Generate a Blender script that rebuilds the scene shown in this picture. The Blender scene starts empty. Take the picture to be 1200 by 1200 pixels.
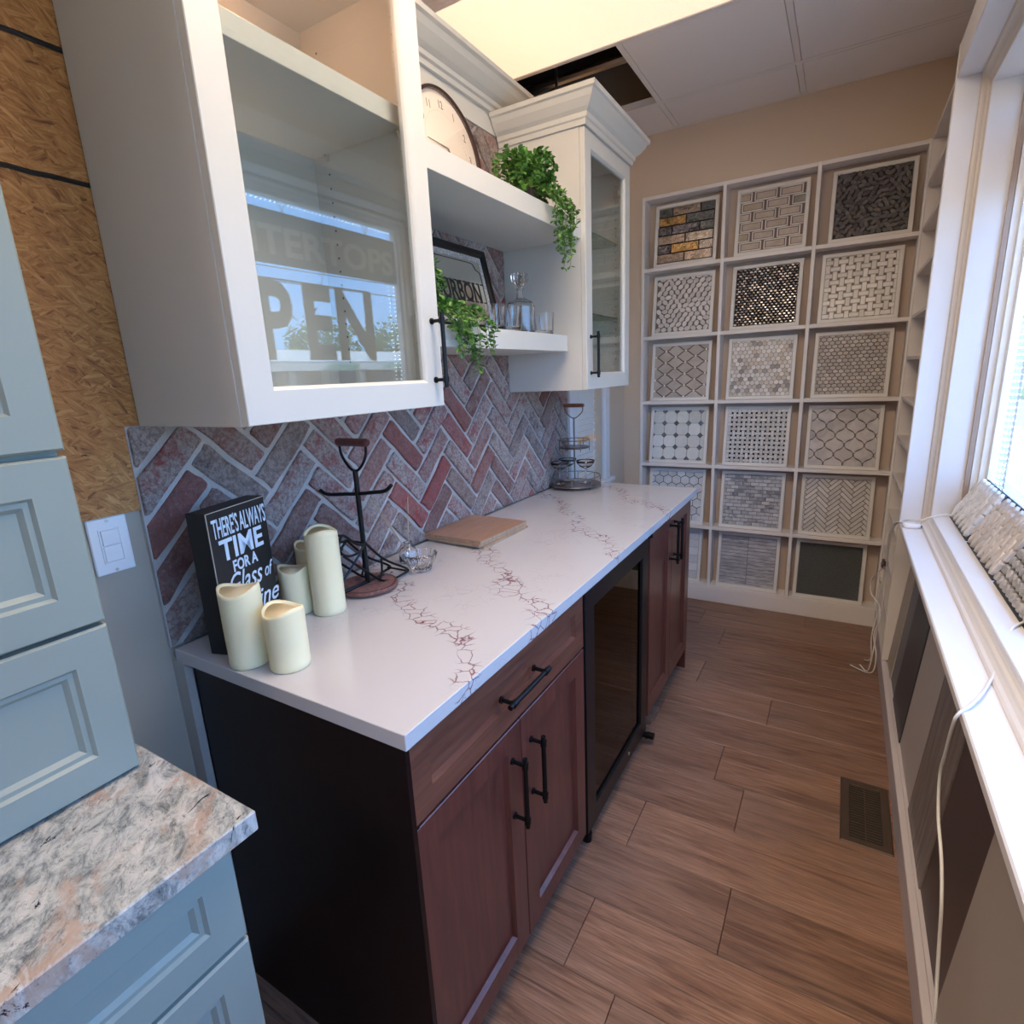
import bpy, bmesh, math, random
from mathutils import Vector, Matrix
R = math.radians
random.seed(7)
sc = bpy.context.scene
col = sc.collection
# ------------------------------------------------------------------ camera
yaw, pitch, roll, fpx = 0.54300, -0.24100, -0.04630, 643.29
fw = Vector((-math.sin(yaw)*math.cos(pitch), math.cos(yaw)*math.cos(pitch), math.sin(pitch)))
r0 = Vector((math.cos(yaw), math.sin(yaw), 0)); u0 = r0.cross(fw)
cr, sr = math.cos(roll), math.sin(roll)
rr = r0*cr + u0*sr; uu = -r0*sr + u0*cr
cam_d = bpy.data.cameras.new('camera'); cam = bpy.data.objects.new('camera', cam_d); col.objects.link(cam)
M = Matrix(((rr.x, uu.x, -fw.x), (rr.y, uu.y, -fw.y), (rr.z, uu.z, -fw.z))).to_4x4()
M.translation = Vector((1.2001, -0.5467, 1.4488))
cam.matrix_world = M
cam_d.sensor_width = 36; cam_d.sensor_fit = 'HORIZONTAL'; cam_d.lens = fpx/1200*36
cam_d.clip_start = 0.02; cam_d.clip_end = 400
sc.camera = cam
# ------------------------------------------------------------------ world, sun, exposure
sc.view_settings.view_transform = 'Standard'; sc.view_settings.look = 'None'
sc.view_settings.gamma = 1; sc.view_settings.use_curve_mapping = False
sc.view_settings.exposure = 0.25
w = bpy.data.worlds.new('world'); sc.world = w; w.use_nodes = True
nt = w.node_tree; nt.nodes.clear()
wo = nt.nodes.new('ShaderNodeOutputWorld'); bg = nt.nodes.new('ShaderNodeBackground')
tc = nt.nodes.new('ShaderNodeTexCoord'); sp = nt.nodes.new('ShaderNodeSeparateXYZ'); rp = nt.nodes.new('ShaderNodeValToRGB')
nt.links.new(tc.outputs['Generated'], sp.inputs[0]); nt.links.new(sp.outputs['Z'], rp.inputs[0])
rp.color_ramp.elements[0].position = 0.0; rp.color_ramp.elements[0].color = (.32, .58, 1, 1)
rp.color_ramp.elements[1].position = 0.6; rp.color_ramp.elements[1].color = (.22, .45, .95, 1)
e = rp.color_ramp.elements.new(.18); e.color = (.22, .48, 1, 1)
nt.links.new(rp.outputs[0], bg.inputs[0]); bg.inputs[1].default_value = 5.4
nt.links.new(bg.outputs[0], wo.inputs[0])
sd = bpy.data.lights.new('sun', 'SUN'); sd.energy = 13.0; sd.angle = R(.6); sd.color = (1, .94, .85)
so = bpy.data.objects.new('sun', sd); col.objects.link(so)
so.rotation_euler = Vector((.30, .62, -.75)).to_track_quat('-Z', 'Y').to_euler()

def area(name, loc, size, power, color, direction=(0, 0, -1), sy=None):
    d = bpy.data.lights.new(name, 'AREA'); d.shape = 'RECTANGLE'; d.size = size; d.size_y = sy or size
    d.energy = power; d.color = color
    o = bpy.data.objects.new(name, d); col.objects.link(o); o.location = loc
    o.rotation_euler = Vector(direction).to_track_quat('-Z', 'Y').to_euler()
    return o
# lamps of the ceiling troffers (the troffer housings are built further down)
WARM = (1, .82, .62)
TROFFERS = [(0.30, 1.635), (.915, .415), (0.30, -2.025), (-2.14, 1.025)]  # second panel is added out of view to light floor, counter and rack
TPOW = [0, 24, 24, 46]
for (tx, ty), pw in zip(TROFFERS, TPOW):
    if pw == 0: continue      # this panel lights by its own lens
    area('troffer_lamp', (tx, ty, 2.70), 1.1, pw, WARM, sy=.5)

# ------------------------------------------------------------------ materials
MATS = {}
def newmat(name):
    m = bpy.data.materials.new(name); m.use_nodes = True
    n = m.node_tree.nodes; b = n['Principled BSDF']
    MATS[name] = m
    return m, n, m.node_tree.links, b
def flat(name, c, rough=.5, metal=0.0, spec=.5, coat=0.0, emit=None, es=0):
    m, n, l, b = newmat(name)
    b.inputs['Base Color'].default_value = (*c, 1); b.inputs['Roughness'].default_value = rough
    b.inputs['Metallic'].default_value = metal; b.inputs['Specular IOR Level'].default_value = spec
    b.inputs['Coat Weight'].default_value = coat
    if emit:
        b.inputs['Emission Color'].default_value = (*emit, 1); b.inputs['Emission Strength'].default_value = es
    return m
def coords(n, l, scale=(1, 1, 1), rot=(0, 0, 0), kind='pos', rnd=False):
    mp = n.new('ShaderNodeMapping'); mp.inputs['Scale'].default_value = scale; mp.inputs['Rotation'].default_value = rot
    if kind == 'pos':
        g = n.new('ShaderNodeNewGeometry'); src = g.outputs['Position']
    else:
        g = n.new('ShaderNodeTexCoord'); src = g.outputs['Object']
    if rnd:
        oi = n.new('ShaderNodeObjectInfo'); ml = n.new('ShaderNodeMath'); ml.operation = 'MULTIPLY'; ml.inputs[1].default_value = 37.0
        l.new(oi.outputs['Random'], ml.inputs[0])
        ad = n.new('ShaderNodeVectorMath'); ad.operation = 'ADD'; l.new(src, ad.inputs[0]); l.new(ml.outputs[0], ad.inputs[1]); src = ad.outputs[0]
    if any(rot):     # turn first, then stretch
        m0 = n.new('ShaderNodeMapping'); m0.inputs['Rotation'].default_value = rot; mp.inputs['Rotation'].default_value = (0, 0, 0)
        l.new(src, m0.inputs[0]); src = m0.outputs[0]
    l.new(src, mp.inputs[0]); return mp.outputs[0]
def noise(n, l, vec, scale, detail=4, rough=.55, dist=0):
    t = n.new('ShaderNodeTexNoise'); t.inputs['Scale'].default_value = scale; t.inputs['Detail'].default_value = detail
    t.inputs['Roughness'].default_value = rough; t.inputs['Distortion'].default_value = dist
    l.new(vec, t.inputs['Vector']); return t.outputs['Fac']
def ramp(n, l, fac, stops, interp='LINEAR'):
    r = n.new('ShaderNodeValToRGB'); cr = r.color_ramp; cr.interpolation = interp
    cr.elements[0].position = stops[0][0]; cr.elements[0].color = (*stops[0][1], 1)
    cr.elements[1].position = stops[-1][0]; cr.elements[1].color = (*stops[-1][1], 1)
    for p, c in stops[1:-1]:
        e = cr.elements.new(p); e.color = (*c, 1)
    l.new(fac, r.inputs[0]); return r.outputs[0]
def mix(n, l, fac, a, b, mode='MIX'):
    m = n.new('ShaderNodeMix'); m.data_type = 'RGBA'; m.blend_type = mode
    for s, v in ((m.inputs[0], fac), (m.inputs[6], a), (m.inputs[7], b)):
        if isinstance(v, (int, float)): s.default_value = v
        elif isinstance(v, tuple): s.default_value = (*v, 1)
        else: l.new(v, s)
    return m.outputs[2]
def math_(n, l, op, a, b=None, c=None):
    m = n.new('ShaderNodeMath'); m.operation = op
    for i, v in enumerate((a, b, c)):
        if v is None: continue
        if isinstance(v, (int, float)): m.inputs[i].default_value = v
        else: l.new(v, m.inputs[i])
    return m.outputs[0]
def bump(n, l, b, h, strength=.3, dist=.002):
    bp = n.new('ShaderNodeBump'); bp.inputs['Strength'].default_value = strength; bp.inputs['Distance'].default_value = dist
    l.new(h, bp.inputs['Height']); l.new(bp.outputs[0], b.inputs['Normal'])
K = ((0, 0, 0)); W1 = (1, 1, 1)
def painted(name, c, rough=.45, tex=.05):
    m, n, l, b = newmat(name); v = coords(n, l)
    f = noise(n, l, v, 260, 2); g = noise(n, l, v, 3, 2)
    cc = mix(n, l, math_(n, l, 'MULTIPLY', g, .12), c, tuple(x*.8 for x in c))
    l.new(cc, b.inputs['Base Color']); b.inputs['Roughness'].default_value = rough
    bump(n, l, b, f, tex, .001); return m
wallpaint = painted('tan_paint', (.66, .53, .40), .75, .25)
drywall = painted('grey_drywall', (.42, .365, .295), .8, .2)
whitecab = painted('white_cabinet_paint', (.62, .605, .56), .38)
trimwhite = painted('white_trim_paint', (.80, .77, .76), .35)
rackpaint = painted('rack_paint', (.84, .79, .75), .5)
rackback = painted('rack_back_paint', (.62, .50, .41), .7)
bluecab = painted('bluegreen_cabinet_paint', (.265, .30, .262), .42)
framewhite = painted('sample_frame_paint', (.80, .77, .72), .5)
black_metal = flat('black_metal', (.012, .012, .013), .38, .6)
black_gloss = flat('black_gloss', (.008, .008, .009), .3, 0, .3)
black_mat = flat('black_paint', (.010, .010, .011), .45)
vinyl = flat('white_vinyl', (.84, .86, .88), .35)
plastic_w = flat('white_plastic', (.85, .85, .86), .3)
chrome = flat('brushed_nickel', (.62, .60, .57), .28, 1.0)
darkvoid = flat('dark_void', (.03, .027, .025), .9)
concrete = painted('pavement', (.42, .40, .37), .9, .4)
bead_m = flat('led_bead', (1, 1, 1), .3, emit=(.9, .97, 1), es=14)
lettering = flat('white_lettering', (.72, .80, .88), .5)
sign_back = flat('sign_vinyl_unlit', (.25, .23, .21), .7)  # dark grey stands in for white vinyl left unlit on its indoor side
sign_light = flat('sign_lettering_daylit', (.85, .82, .76), .7)  # extra paleness stands in for daylight passing through the letters

def cherry(name, base, dark):
    m, n, l, b = newmat(name)
    v = coords(n, l, (9, 9, .8)); g = noise(n, l, v, 6, 6, .6, .6)
    c = ramp(n, l, g, [(.3, dark), (.7, base)])
    l.new(c, b.inputs['Base Color']); b.inputs['Roughness'].default_value = .33; b.inputs['Coat Weight'].default_value = .35; b.inputs['Coat Roughness'].default_value = .12
    bump(n, l, b, g, .08, .001); return m
wood_red = cherry('cherry_wood', (.155, .040, .028), (.078, .021, .016))
wood_drawer = cherry('cherry_wood_drawer', (.21, .070, .040), (.11, .034, .022))
wood_drawer.node_tree.nodes['Mapping'].inputs['Scale'].default_value = (9, .8, 9)
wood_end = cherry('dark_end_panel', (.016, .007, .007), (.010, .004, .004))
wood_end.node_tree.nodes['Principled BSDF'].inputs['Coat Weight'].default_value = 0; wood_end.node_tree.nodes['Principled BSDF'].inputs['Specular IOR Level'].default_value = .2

def mk_floor():
    m, n, l, b = newmat('oak_plank')
    v = coords(n, l, (1.0, 9, 1), rnd=True)
    g = noise(n, l, v, 3.0, 8, .62, 1.2)
    v2 = coords(n, l, (1.0, 28, 1), rnd=True); f = noise(n, l, v2, 9, 5, .6, .3)
    v3 = coords(n, l, (1.6, 2.5, 1), rnd=True); big = noise(n, l, v3, 1.6, 3, .5, .4)
    c = ramp(n, l, g, [(.30, (.15, .068, .042)), (.48, (.31, .165, .106)), (.72, (.42, .245, .168))])
    c = mix(n, l, ramp(n, l, f, [(.42, K), (.66, (.75,)*3)]), c, (.12, .066, .045))
    v4 = coords(n, l, (.7, 16, 1), rnd=True); c = mix(n, l, ramp(n, l, noise(n, l, v4, 2.6, 5, .6, .9), [(.58, K), (.66, (.7,)*3)]), c, (.075, .038, .026))
    oi = n.new('ShaderNodeObjectInfo')
    tone = ramp(n, l, oi.outputs['Random'], [(0, (.80, .80, .82)), (1, (1.12, 1.1, 1.06))])
    c = mix(n, l, 1.0, c, tone, 'MULTIPLY')
    c = mix(n, l, ramp(n, l, big, [(.35, K), (.62, (.35, .35, .35))]), c, (.27, .18, .14))
    l.new(c, b.inputs['Base Color']); b.inputs['Roughness'].default_value = .42
    bump(n, l, b, f, .25, .002); return m
oak = mk_floor()

def mk_quartz():
    m, n, l, b = newmat('veined_quartz')
    def veins(scale, width, seedrot, dist):
        v = coords(n, l, (1, 1, 1), (0, 0, seedrot))
        t = n.new('ShaderNodeTexNoise'); t.inputs['Scale'].default_value = 14; t.inputs['Detail'].default_value = 5; l.new(v, t.inputs['Vector'])
        sub = n.new('ShaderNodeVectorMath'); sub.operation = 'MULTIPLY_ADD'; l.new(t.outputs['Color'], sub.inputs[0]); sub.inputs[1].default_value = (dist,)*3; l.new(v, sub.inputs[2])
        vo = n.new('ShaderNodeTexVoronoi'); vo.feature = 'DISTANCE_TO_EDGE'; vo.inputs['Scale'].default_value = scale; l.new(sub.outputs[0], vo.inputs['Vector'])
        return ramp(n, l, vo.outputs['Distance'], [(0, W1), (width, K)])
    # a few veins running across the slab: distance to wandering lines
    g = n.new('ShaderNodeNewGeometry'); s = n.new('ShaderNodeSeparateXYZ'); l.new(g.outputs['Position'], s.inputs[0])
    nv = n.new('ShaderNodeTexNoise'); nv.inputs['Scale'].default_value = 5; nv.inputs['Detail'].default_value = 4; l.new(g.outputs['Position'], nv.inputs['Vector'])
    wob = math_(n, l, 'MULTIPLY', math_(n, l, 'SUBTRACT', nv.outputs['Fac'], .5), .30)
    band = None
    # (y at x=0, slope dy/dx)
    for y0, k, wd in [(.60, -.62, .055), (1.06, -.92, .06), (1.72, -1.15, .05), (2.12, -.9, .05)]:
        d = math_(n, l, 'ABSOLUTE', math_(n, l, 'SUBTRACT', math_(n, l, 'ADD', s.outputs['Y'], wob), math_(n, l, 'MULTIPLY_ADD', s.outputs['X'], k, y0)))
        q = math_(n, l, 'SUBTRACT', 1.0, math_(n, l, 'DIVIDE', d, wd)); q = math_(n, l, 'MAXIMUM', q, 0.0)
        band = q if band is None else math_(n, l, 'MAXIMUM', band, q)
    ridge = ramp(n, l, band, [(.05, K), (.55, W1)])
    patch = ramp(n, l, noise(n, l, coords(n, l, (1, 1, 1)), 16, 3), [(.42, K), (.60, W1)])
    v1 = veins(30, .055, .3, .055); v2 = veins(42, .05, 1.1, .05)
    red = mix(n, l, 1.0, mix(n, l, 1.0, v1, ridge, 'MULTIPLY'), (1, 1, 1), 'MULTIPLY')
    pfaint = ramp(n, l, noise(n, l, coords(n, l), 5, 4), [(.48, K), (.66, (.34, .34, .34))])
    faint = mix(n, l, 1.0, mix(n, l, 1.0, v2, patch, 'MULTIPLY'), pfaint, 'MULTIPLY')
    base = mix(n, l, ramp(n, l, noise(n, l, coords(n, l), 2.2, 4), [(.4, K), (.7, (.5, .5, .5))]), (.56, .525, .515), (.50, .475, .47))
    c = mix(n, l, faint, base, (.18, .12, .14))
    vc = mix(n, l, patch, (.20, .09, .10), (.17, .025, .035))
    c = mix(n, l, red, c, vc)
    blob = mix(n, l, 1.0, ramp(n, l, noise(n, l, coords(n, l), 42, 4), [(.70, K), (.73, W1)]), ramp(n, l, band, [(.35, K), (.5, W1)]), 'MULTIPLY')
    c = mix(n, l, blob, c, (.24, .03, .04))
    l.new(c, b.inputs['Base Color']); b.inputs['Roughness'].default_value = .10; b.inputs['Specular IOR Level'].default_value = .55
    return m
quartz = mk_quartz()

def mk_granite():
    m, n, l, b = newmat('mottled_granite')
    v = coords(n, l, (1, 1.7, 1), (0, 0, .7))
    a = noise(n, l, v, 26, 10, .80, .5); d = noise(n, l, v, 8, 7, .7, .6); e = noise(n, l, v, 75, 6, .75, .3); h = noise(n, l, v, 11, 8, .75, .8)
    c = ramp(n, l, a, [(.34, (.07, .075, .075)), (.44, (.24, .25, .235)), (.52, (.42, .41, .37)), (.66, (.60, .56, .51))])
    c = mix(n, l, ramp(n, l, d, [(.53, K), (.62, (.75, .75, .75))]), c, (.42, .28, .20))
    c = mix(n, l, ramp(n, l, h, [(.56, K), (.64, (.6, .6, .6))]), c, (.62, .59, .55))
    c = mix(n, l, ramp(n, l, e, [(.34, (.85, .85, .85)), (.44, K)]), c, (.13, .13, .135))
    g2 = noise(n, l, coords(n, l, (1, 2.4, 1), (0, 0, 1.0)), 9, 8, .70, 1.1)
    c = mix(n, l, ramp(n, l, g2, [(.635, K), (.65, W1)]), c, (.02, .02, .025))
    l.new(c, b.inputs['Base Color']); b.inputs['Roughness'].default_value = .14; return m
granite = mk_granite()

def mk_osb():
    m, n, l, b = newmat('strand_board')
    def strands(rot, seed):
        mp = coords(n, l, (1, 7, 60), (rot, 0, 0)); ad = n.new('ShaderNodeVectorMath'); ad.operation = 'ADD'; l.new(mp, ad.inputs[0]); ad.inputs[1].default_value = (seed,)*3
        a = noise(n, l, ad.outputs[0], 1.6, 3, .6, .25); f = noise(n, l, ad.outputs[0], 6, 4, .7)
        return mix(n, l, .4, a, f)
    S = [strands(r_, k*3.1) for k, r_ in enumerate((.30, -.55, 1.05, -.12, .75))]
    a = S[0]
    for k in range(1, 5):
        msk = noise(n, l, coords(n, l, (1, 3, 9), ((.30, -.55, 1.05, -.12, .75)[k], 0, 0)), 4.2+k*.6, 2, .5, .3)
        a = mix(n, l, ramp(n, l, msk, [(.545, K), (.56, W1)]), a, S[k])
    c = ramp(n, l, a, [(.36, (.15, .052, .012)), (.45, (.34, .135, .034)), (.54, (.46, .21, .058)), (.66, (.58, .31, .11))])
    dk = noise(n, l, coords(n, l, (1, 11, 50), (.45, 0, 0)), 2.6, 3, .6, .4)
    c = mix(n, l, ramp(n, l, dk, [(.27, W1), (.31, K)]), c, (.04, .016, .007))
    l.new(c, b.inputs['Base Color']); b.inputs['Roughness'].default_value = .6
    bump(n, l, b, a, .5, .002); return m
osb = mk_osb()

def mk_brick():
    m, n, l, b = newmat('whitewashed_brick')
    oi = n.new('ShaderNodeObjectInfo'); rd = oi.outputs['Random']
    base = ramp(n, l, rd, [(0, (.30, .11, .09)), (.2, (.42, .14, .12)), (.35, (.24, .17, .16)), (.45, (.50, .10, .095)), (.62, (.34, .22, .18)), (.72, (.44, .17, .14)), (.88, (.17, .12, .115)), (.94, (.48, .12, .11))], 'CONSTANT')
    v = coords(n, l, rnd=True)
    f = noise(n, l, v, 60, 8, .75, .2); g = noise(n, l, v, 17, 10, .82, .4); h = noise(n, l, v, 110, 6, .75); k = noise(n, l, v, 30, 8, .8, .3)
    c = mix(n, l, ramp(n, l, f, [(.46, K), (.66, (.6,)*3)]), base, (.13, .07, .06))
    c = mix(n, l, ramp(n, l, k, [(.50, K), (.66, (.55,)*3)]), c, (.36, .20, .15))
    thr = ramp(n, l, math_(n, l, 'FRACT', math_(n, l, 'MULTIPLY', rd, 17.3)), [(0, (.10,)*3), (.4, (.7,)*3), (1, (1.0,)*3)])
    w_ = mix(n, l, 1.0, ramp(n, l, g, [(.38, K), (.52, W1)]), thr, 'MULTIPLY')
    c = mix(n, l, w_, c, mix(n, l, ramp(n, l, h, [(.42, K), (.54, W1)]), (.40, .30, .27), (.66, .58, .54)))
    c = mix(n, l, ramp(n, l, h, [(.60, K), (.68, (.6,)*3)]), c, (.60, .55, .50))
    l.new(c, b.inputs['Base Color']); b.inputs['Roughness'].default_value = .88
    bump(n, l, b, mix(n, l, .35, k, g), 1.0, .035); return m
brick_m = mk_brick()
def mk_mortar():
    m, n, l, b = newmat('lime_mortar'); v = coords(n, l)
    f = noise(n, l, v, 60, 6, .7); g = noise(n, l, v, 7, 4)
    c = ramp(n, l, g, [(.3, (.42, .38, .35)), (.7, (.58, .53, .50))])
    l.new(c, b.inputs['Base Color']); b.inputs['Roughness'].default_value = .95; bump(n, l, b, f, .9, .006); return m
mortar = mk_mortar()

def stone(name, c1, c2, rough=.35, scale=20, bumpy=0.0, rnd_lo=.85, rnd_hi=1.1, metal=0.0, dist=1.0):
    m, n, l, b = newmat(name)
    v = coords(n, l, rnd=True); g = noise(n, l, v, scale, 5, .6, dist)
    c = ramp(n, l, g, [(.35, c1), (.65, c2)])
    oi = n.new('ShaderNodeObjectInfo')
    c = mix(n, l, 1.0, c, ramp(n, l, oi.outputs['Random'], [(0, (rnd_lo,)*3), (1, (rnd_hi,)*3)]), 'MULTIPLY')
    l.new(c, b.inputs['Base Color']); b.inputs['Roughness'].default_value = rough; b.inputs['Metallic'].default_value = metal
    if bumpy: bump(n, l, b, g, bumpy, .004)
    return m
def glass(name, tint=(1, 1, 1), ior=1.5, boost=1.0, rough=0.0):
    m, n, l, b = newmat(name); n.remove(b)
    o = n['Material Output']; tr = n.new('ShaderNodeBsdfTransparent'); tr.inputs[0].default_value = (*tint, 1)
    gl = n.new('ShaderNodeBsdfGlossy'); gl.inputs['Roughness'].default_value = rough
    lw = n.new('ShaderNodeLayerWeight'); lw.inputs[0].default_value = .5
    f0 = ((ior-1)/(ior+1))**2*boost
    f = math_(n, l, 'MULTIPLY_ADD', math_(n, l, 'POWER', lw.outputs['Facing'], 5.0), 1-f0, f0)
    ms = n.new('ShaderNodeMixShader'); l.new(f, ms.inputs[0]); l.new(tr.outputs[0], ms.inputs[1]); l.new(gl.outputs[0], ms.inputs[2]); l.new(ms.outputs[0], o.inputs[0])
    return m
cab_glass = glass('cabinet_glass', (.94, .96, .95), 1.80)
win_glass = glass('window_glass', (.93, .97, .98), 1.5)
fridge_glass = glass('tinted_glass', (.16, .15, .20), 1.5)
clock_glass = glass('clock_glass', (1, 1, 1), 1.25)
def solid_glass(name, c=(1, 1, 1), rough=.02):
    m, n, l, b = newmat(name); b.inputs['Base Color'].default_value = (*c, 1); b.inputs['Roughness'].default_value = rough
    b.inputs['Transmission Weight'].default_value = 1; b.inputs['IOR'].default_value = 1.45; return m
crystal = solid_glass('cut_crystal')
shelf_glass = glass('glass_shelf', (.75, .86, .82), 1.6)

# ------------------------------------------------------------------ mesh helpers
def bm_(): return bmesh.new()
def link(name, bm, mat, parent=None, smooth=False, me=None, **kw):
    if me is None:
        me = bpy.data.meshes.new(name)
        bmesh.ops.recalc_face_normals(bm, faces=bm.faces) if not kw.get('keep') else None
        bm.to_mesh(me); bm.free()
        if mat: me.materials.append(mat)
        if smooth: me.shade_smooth()
    o = bpy.data.objects.new(name, me); col.objects.link(o)
    if parent is not None:
        o.parent = parent
        if kw.get('world', True):
            p = parent; T = Matrix.Identity(4)
            if p.parent is None: T = Matrix.LocRotScale(p.location, p.rotation_euler, None)
            o.matrix_parent_inverse = T.inverted()
    return o
def thing(name, label, cat, loc=(0, 0, 0), rot=(0, 0, 0), group=None):
    o = bpy.data.objects.new(name, None); col.objects.link(o); o.location = loc; o.rotation_euler = rot
    o.empty_display_size = .05
    o['label'] = label; o['category'] = cat
    if group: o['group'] = group
    return o
def tag(o, label, cat, group=None):
    o['label'] = label; o['category'] = cat
    if group: o['group'] = group
    return o
def struct(name, bm=None, mat=None, label=None):
    if bm is None:
        o = bpy.data.objects.new(name, None); col.objects.link(o)
    else: o = link(name, bm, mat)
    o['kind'] = 'structure'
    if label: o['label'] = label
    return o
def box(bm, x0, x1, y0, y1, z0, z1, bev=0.0):
    t = bmesh.new() if bev else bm
    vs = [t.verts.new((x, y, z)) for x in (x0, x1) for y in (y0, y1) for z in (z0, z1)]
    for f in ((0, 1, 3, 2), (4, 6, 7, 5), (0, 4, 5, 1), (2, 3, 7, 6), (0, 2, 6, 4), (1, 5, 7, 3)):
        t.faces.new([vs[i] for i in f])
    if bev:
        bmesh.ops.recalc_face_normals(t, faces=t.faces)
        bmesh.ops.bevel(t, geom=list(t.edges), offset=bev, segments=1, affect='EDGES')
        merge(bm, t)
    return bm
def merge(bm, t, mat=None):
    mp = {}
    for v in t.verts: mp[v] = bm.verts.new(mat @ v.co if mat else v.co)
    for f in t.faces:
        try: bm.faces.new([mp[v] for v in f.verts])
        except ValueError: pass
    t.free()
def frame_of(d):
    d = d.normalized(); a = Vector((0, 0, 1)) if abs(d.z) < .9 else Vector((1, 0, 0))
    u = d.cross(a).normalized(); return u, d.cross(u)
def tube(bm, pts, r, seg=8, closed=False, caps=True):
    pts = [Vector(p) for p in pts]; n = len(pts); rings = []
    u = None
    for i, p in enumerate(pts):
        a = pts[(i-1) % n] if (closed or i > 0) else p; b = pts[(i+1) % n] if (closed or i < n-1) else p
        d = (b-a).normalized()
        if u is None: u, v = frame_of(d)
        else:
            u = (u - d*u.dot(d)); u = u.normalized() if u.length > 1e-6 else frame_of(d)[0]; v = d.cross(u)
        rad = r[i] if isinstance(r, (list, tuple)) else r
        rings.append([bm.verts.new(p + u*math.cos(2*math.pi*k/seg)*rad + v*math.sin(2*math.pi*k/seg)*rad) for k in range(seg)])
    for i in range(n if closed else n-1):
        A = rings[i]; B = rings[(i+1) % n]
        for k in range(seg):
            bm.faces.new((A[k], A[(k+1) % seg], B[(k+1) % seg], B[k]))
    if caps and not closed:
        bm.faces.new(rings[0][::-1]); bm.faces.new(rings[-1])
    return bm
def smooth_path(pts, sub=6, closed=False):
    P = [Vector(p) for p in pts]; out = []; n = len(P)
    rng = n if closed else n-1
    for i in range(rng):
        p0 = P[(i-1) % n] if (closed or i > 0) else P[0]; p1 = P[i]; p2 = P[(i+1) % n]; p3 = P[(i+2) % n] if (closed or i+2 < n) else P[-1]
        for k in range(sub):
            t = k/sub
            out.append(.5*((2*p1) + (-p0+p2)*t + (2*p0-5*p1+4*p2-p3)*t*t + (-p0+3*p1-3*p2+p3)*t*t*t))
    if not closed: out.append(P[-1])
    return out
def lathe(bm, prof, seg=24, c=(0, 0, 0), fn=None):
    rings = []
    for r, z in prof:
        ring = []
        for k in range(seg):
            a = 2*math.pi*k/seg; rr_, zz = (r, z) if fn is None else fn(r, z, a)
            ring.append(bm.verts.new((c[0]+rr_*math.cos(a), c[1]+rr_*math.sin(a), c[2]+zz)))
        rings.append(ring)
    for A, B in zip(rings, rings[1:]):
        for k in range(seg): bm.faces.new((A[k], A[(k+1) % seg], B[(k+1) % seg], B[k]))
    if prof[0][0] > 1e-5: bm.faces.new(rings[0][::-1])
    if prof[-1][0] > 1e-5: bm.faces.new(rings[-1])
    bmesh.ops.remove_doubles(bm, verts=bm.verts, dist=1e-6)
    return bm
AX = {'x': lambda u, v, w: (w, u, v), 'y': lambda u, v, w: (u, w, v), 'z': lambda u, v, w: (u, v, w)}
def rectloops(bm, ax, rect, loops, fill0=True, fill1=True, closed=False):
    u0_, u1_, v0_, v1_ = rect; f = AX[ax]; rings = []
    for ins, w_ in loops:
        rings.append([bm.verts.new(f(u, v, w_)) for u, v in ((u0_+ins, v0_+ins), (u1_-ins, v0_+ins), (u1_-ins, v1_-ins), (u0_+ins, v1_-ins))])
    seq = list(zip(rings, rings[1:])) + ([(rings[-1], rings[0])] if closed else [])
    for A, B in seq:
        for k in range(4): bm.faces.new((A[k], A[(k+1) % 4], B[(k+1) % 4], B[k]))
    if not closed:
        if fill0: bm.faces.new(rings[0][::-1])
        if fill1: bm.faces.new(rings[-1])
    return bm
def prism(bm, poly, ax, w0, w1, bev=0.0):
    """poly (u,v) extruded from w0 (back) to w1 (front), optional chamfer on the front"""
    f = AX[ax]; n = len(poly)
    cx = sum(p[0] for p in poly)/n; cy = sum(p[1] for p in poly)/n
    s = 1 if w1 > w0 else -1
    def ring(w_, k):
        out = []
        for (u, v) in poly:
            dx, dy = cx-u, cy-v; L = math.hypot(dx, dy) or 1
            out.append(bm.verts.new(f(u+dx/L*k, v+dy/L*k, w_)))
        return out
    rings = [ring(w0, 0)]
    if bev: rings += [ring(w1-s*bev*.7, 0), ring(w1, bev*1.3)]
    else: rings += [ring(w1, 0)]
    for A, B in zip(rings, rings[1:]):
        for k in range(n): bm.faces.new((A[k], A[(k+1) % n], B[(k+1) % n], B[k]))
    bm.faces.new(rings[0][::-1]); bm.faces.new(rings[-1]); return bm
def clip(poly, x0, x1, y0, y1):
    def cut(P, inside, inter):
        out = []
        for i in range(len(P)):
            a, b_ = P[i-1], P[i]
            if inside(b_):
                if not inside(a): out.append(inter(a, b_))
                out.append(b_)
            elif inside(a): out.append(inter(a, b_))
        return out
    def ix(c): return lambda a, b_: (c, a[1]+(b_[1]-a[1])*(c-a[0])/(b_[0]-a[0]))
    def iy(c): return lambda a, b_: (a[0]+(b_[0]-a[0])*(c-a[1])/(b_[1]-a[1]), c)
    for ins, it in ((lambda p: p[0] >= x0-1e-9, ix(x0)), (lambda p: p[0] <= x1+1e-9, ix(x1)), (lambda p: p[1] >= y0-1e-9, iy(y0)), (lambda p: p[1] <= y1+1e-9, iy(y1))):
        poly = cut(poly, ins, it)
        if len(poly) < 3: return []
    out = []
    for p in poly:
        if not out or math.hypot(p[0]-out[-1][0], p[1]-out[-1][1]) > 1e-4: out.append(p)
    if len(out) > 2 and math.hypot(out[0][0]-out[-1][0], out[0][1]-out[-1][1]) < 1e-4: out.pop()
    return out if len(out) >= 3 else []
def parea(p): return abs(sum(p[i-1][0]*p[i][1]-p[i][0]*p[i-1][1] for i in range(len(p))))/2
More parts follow.
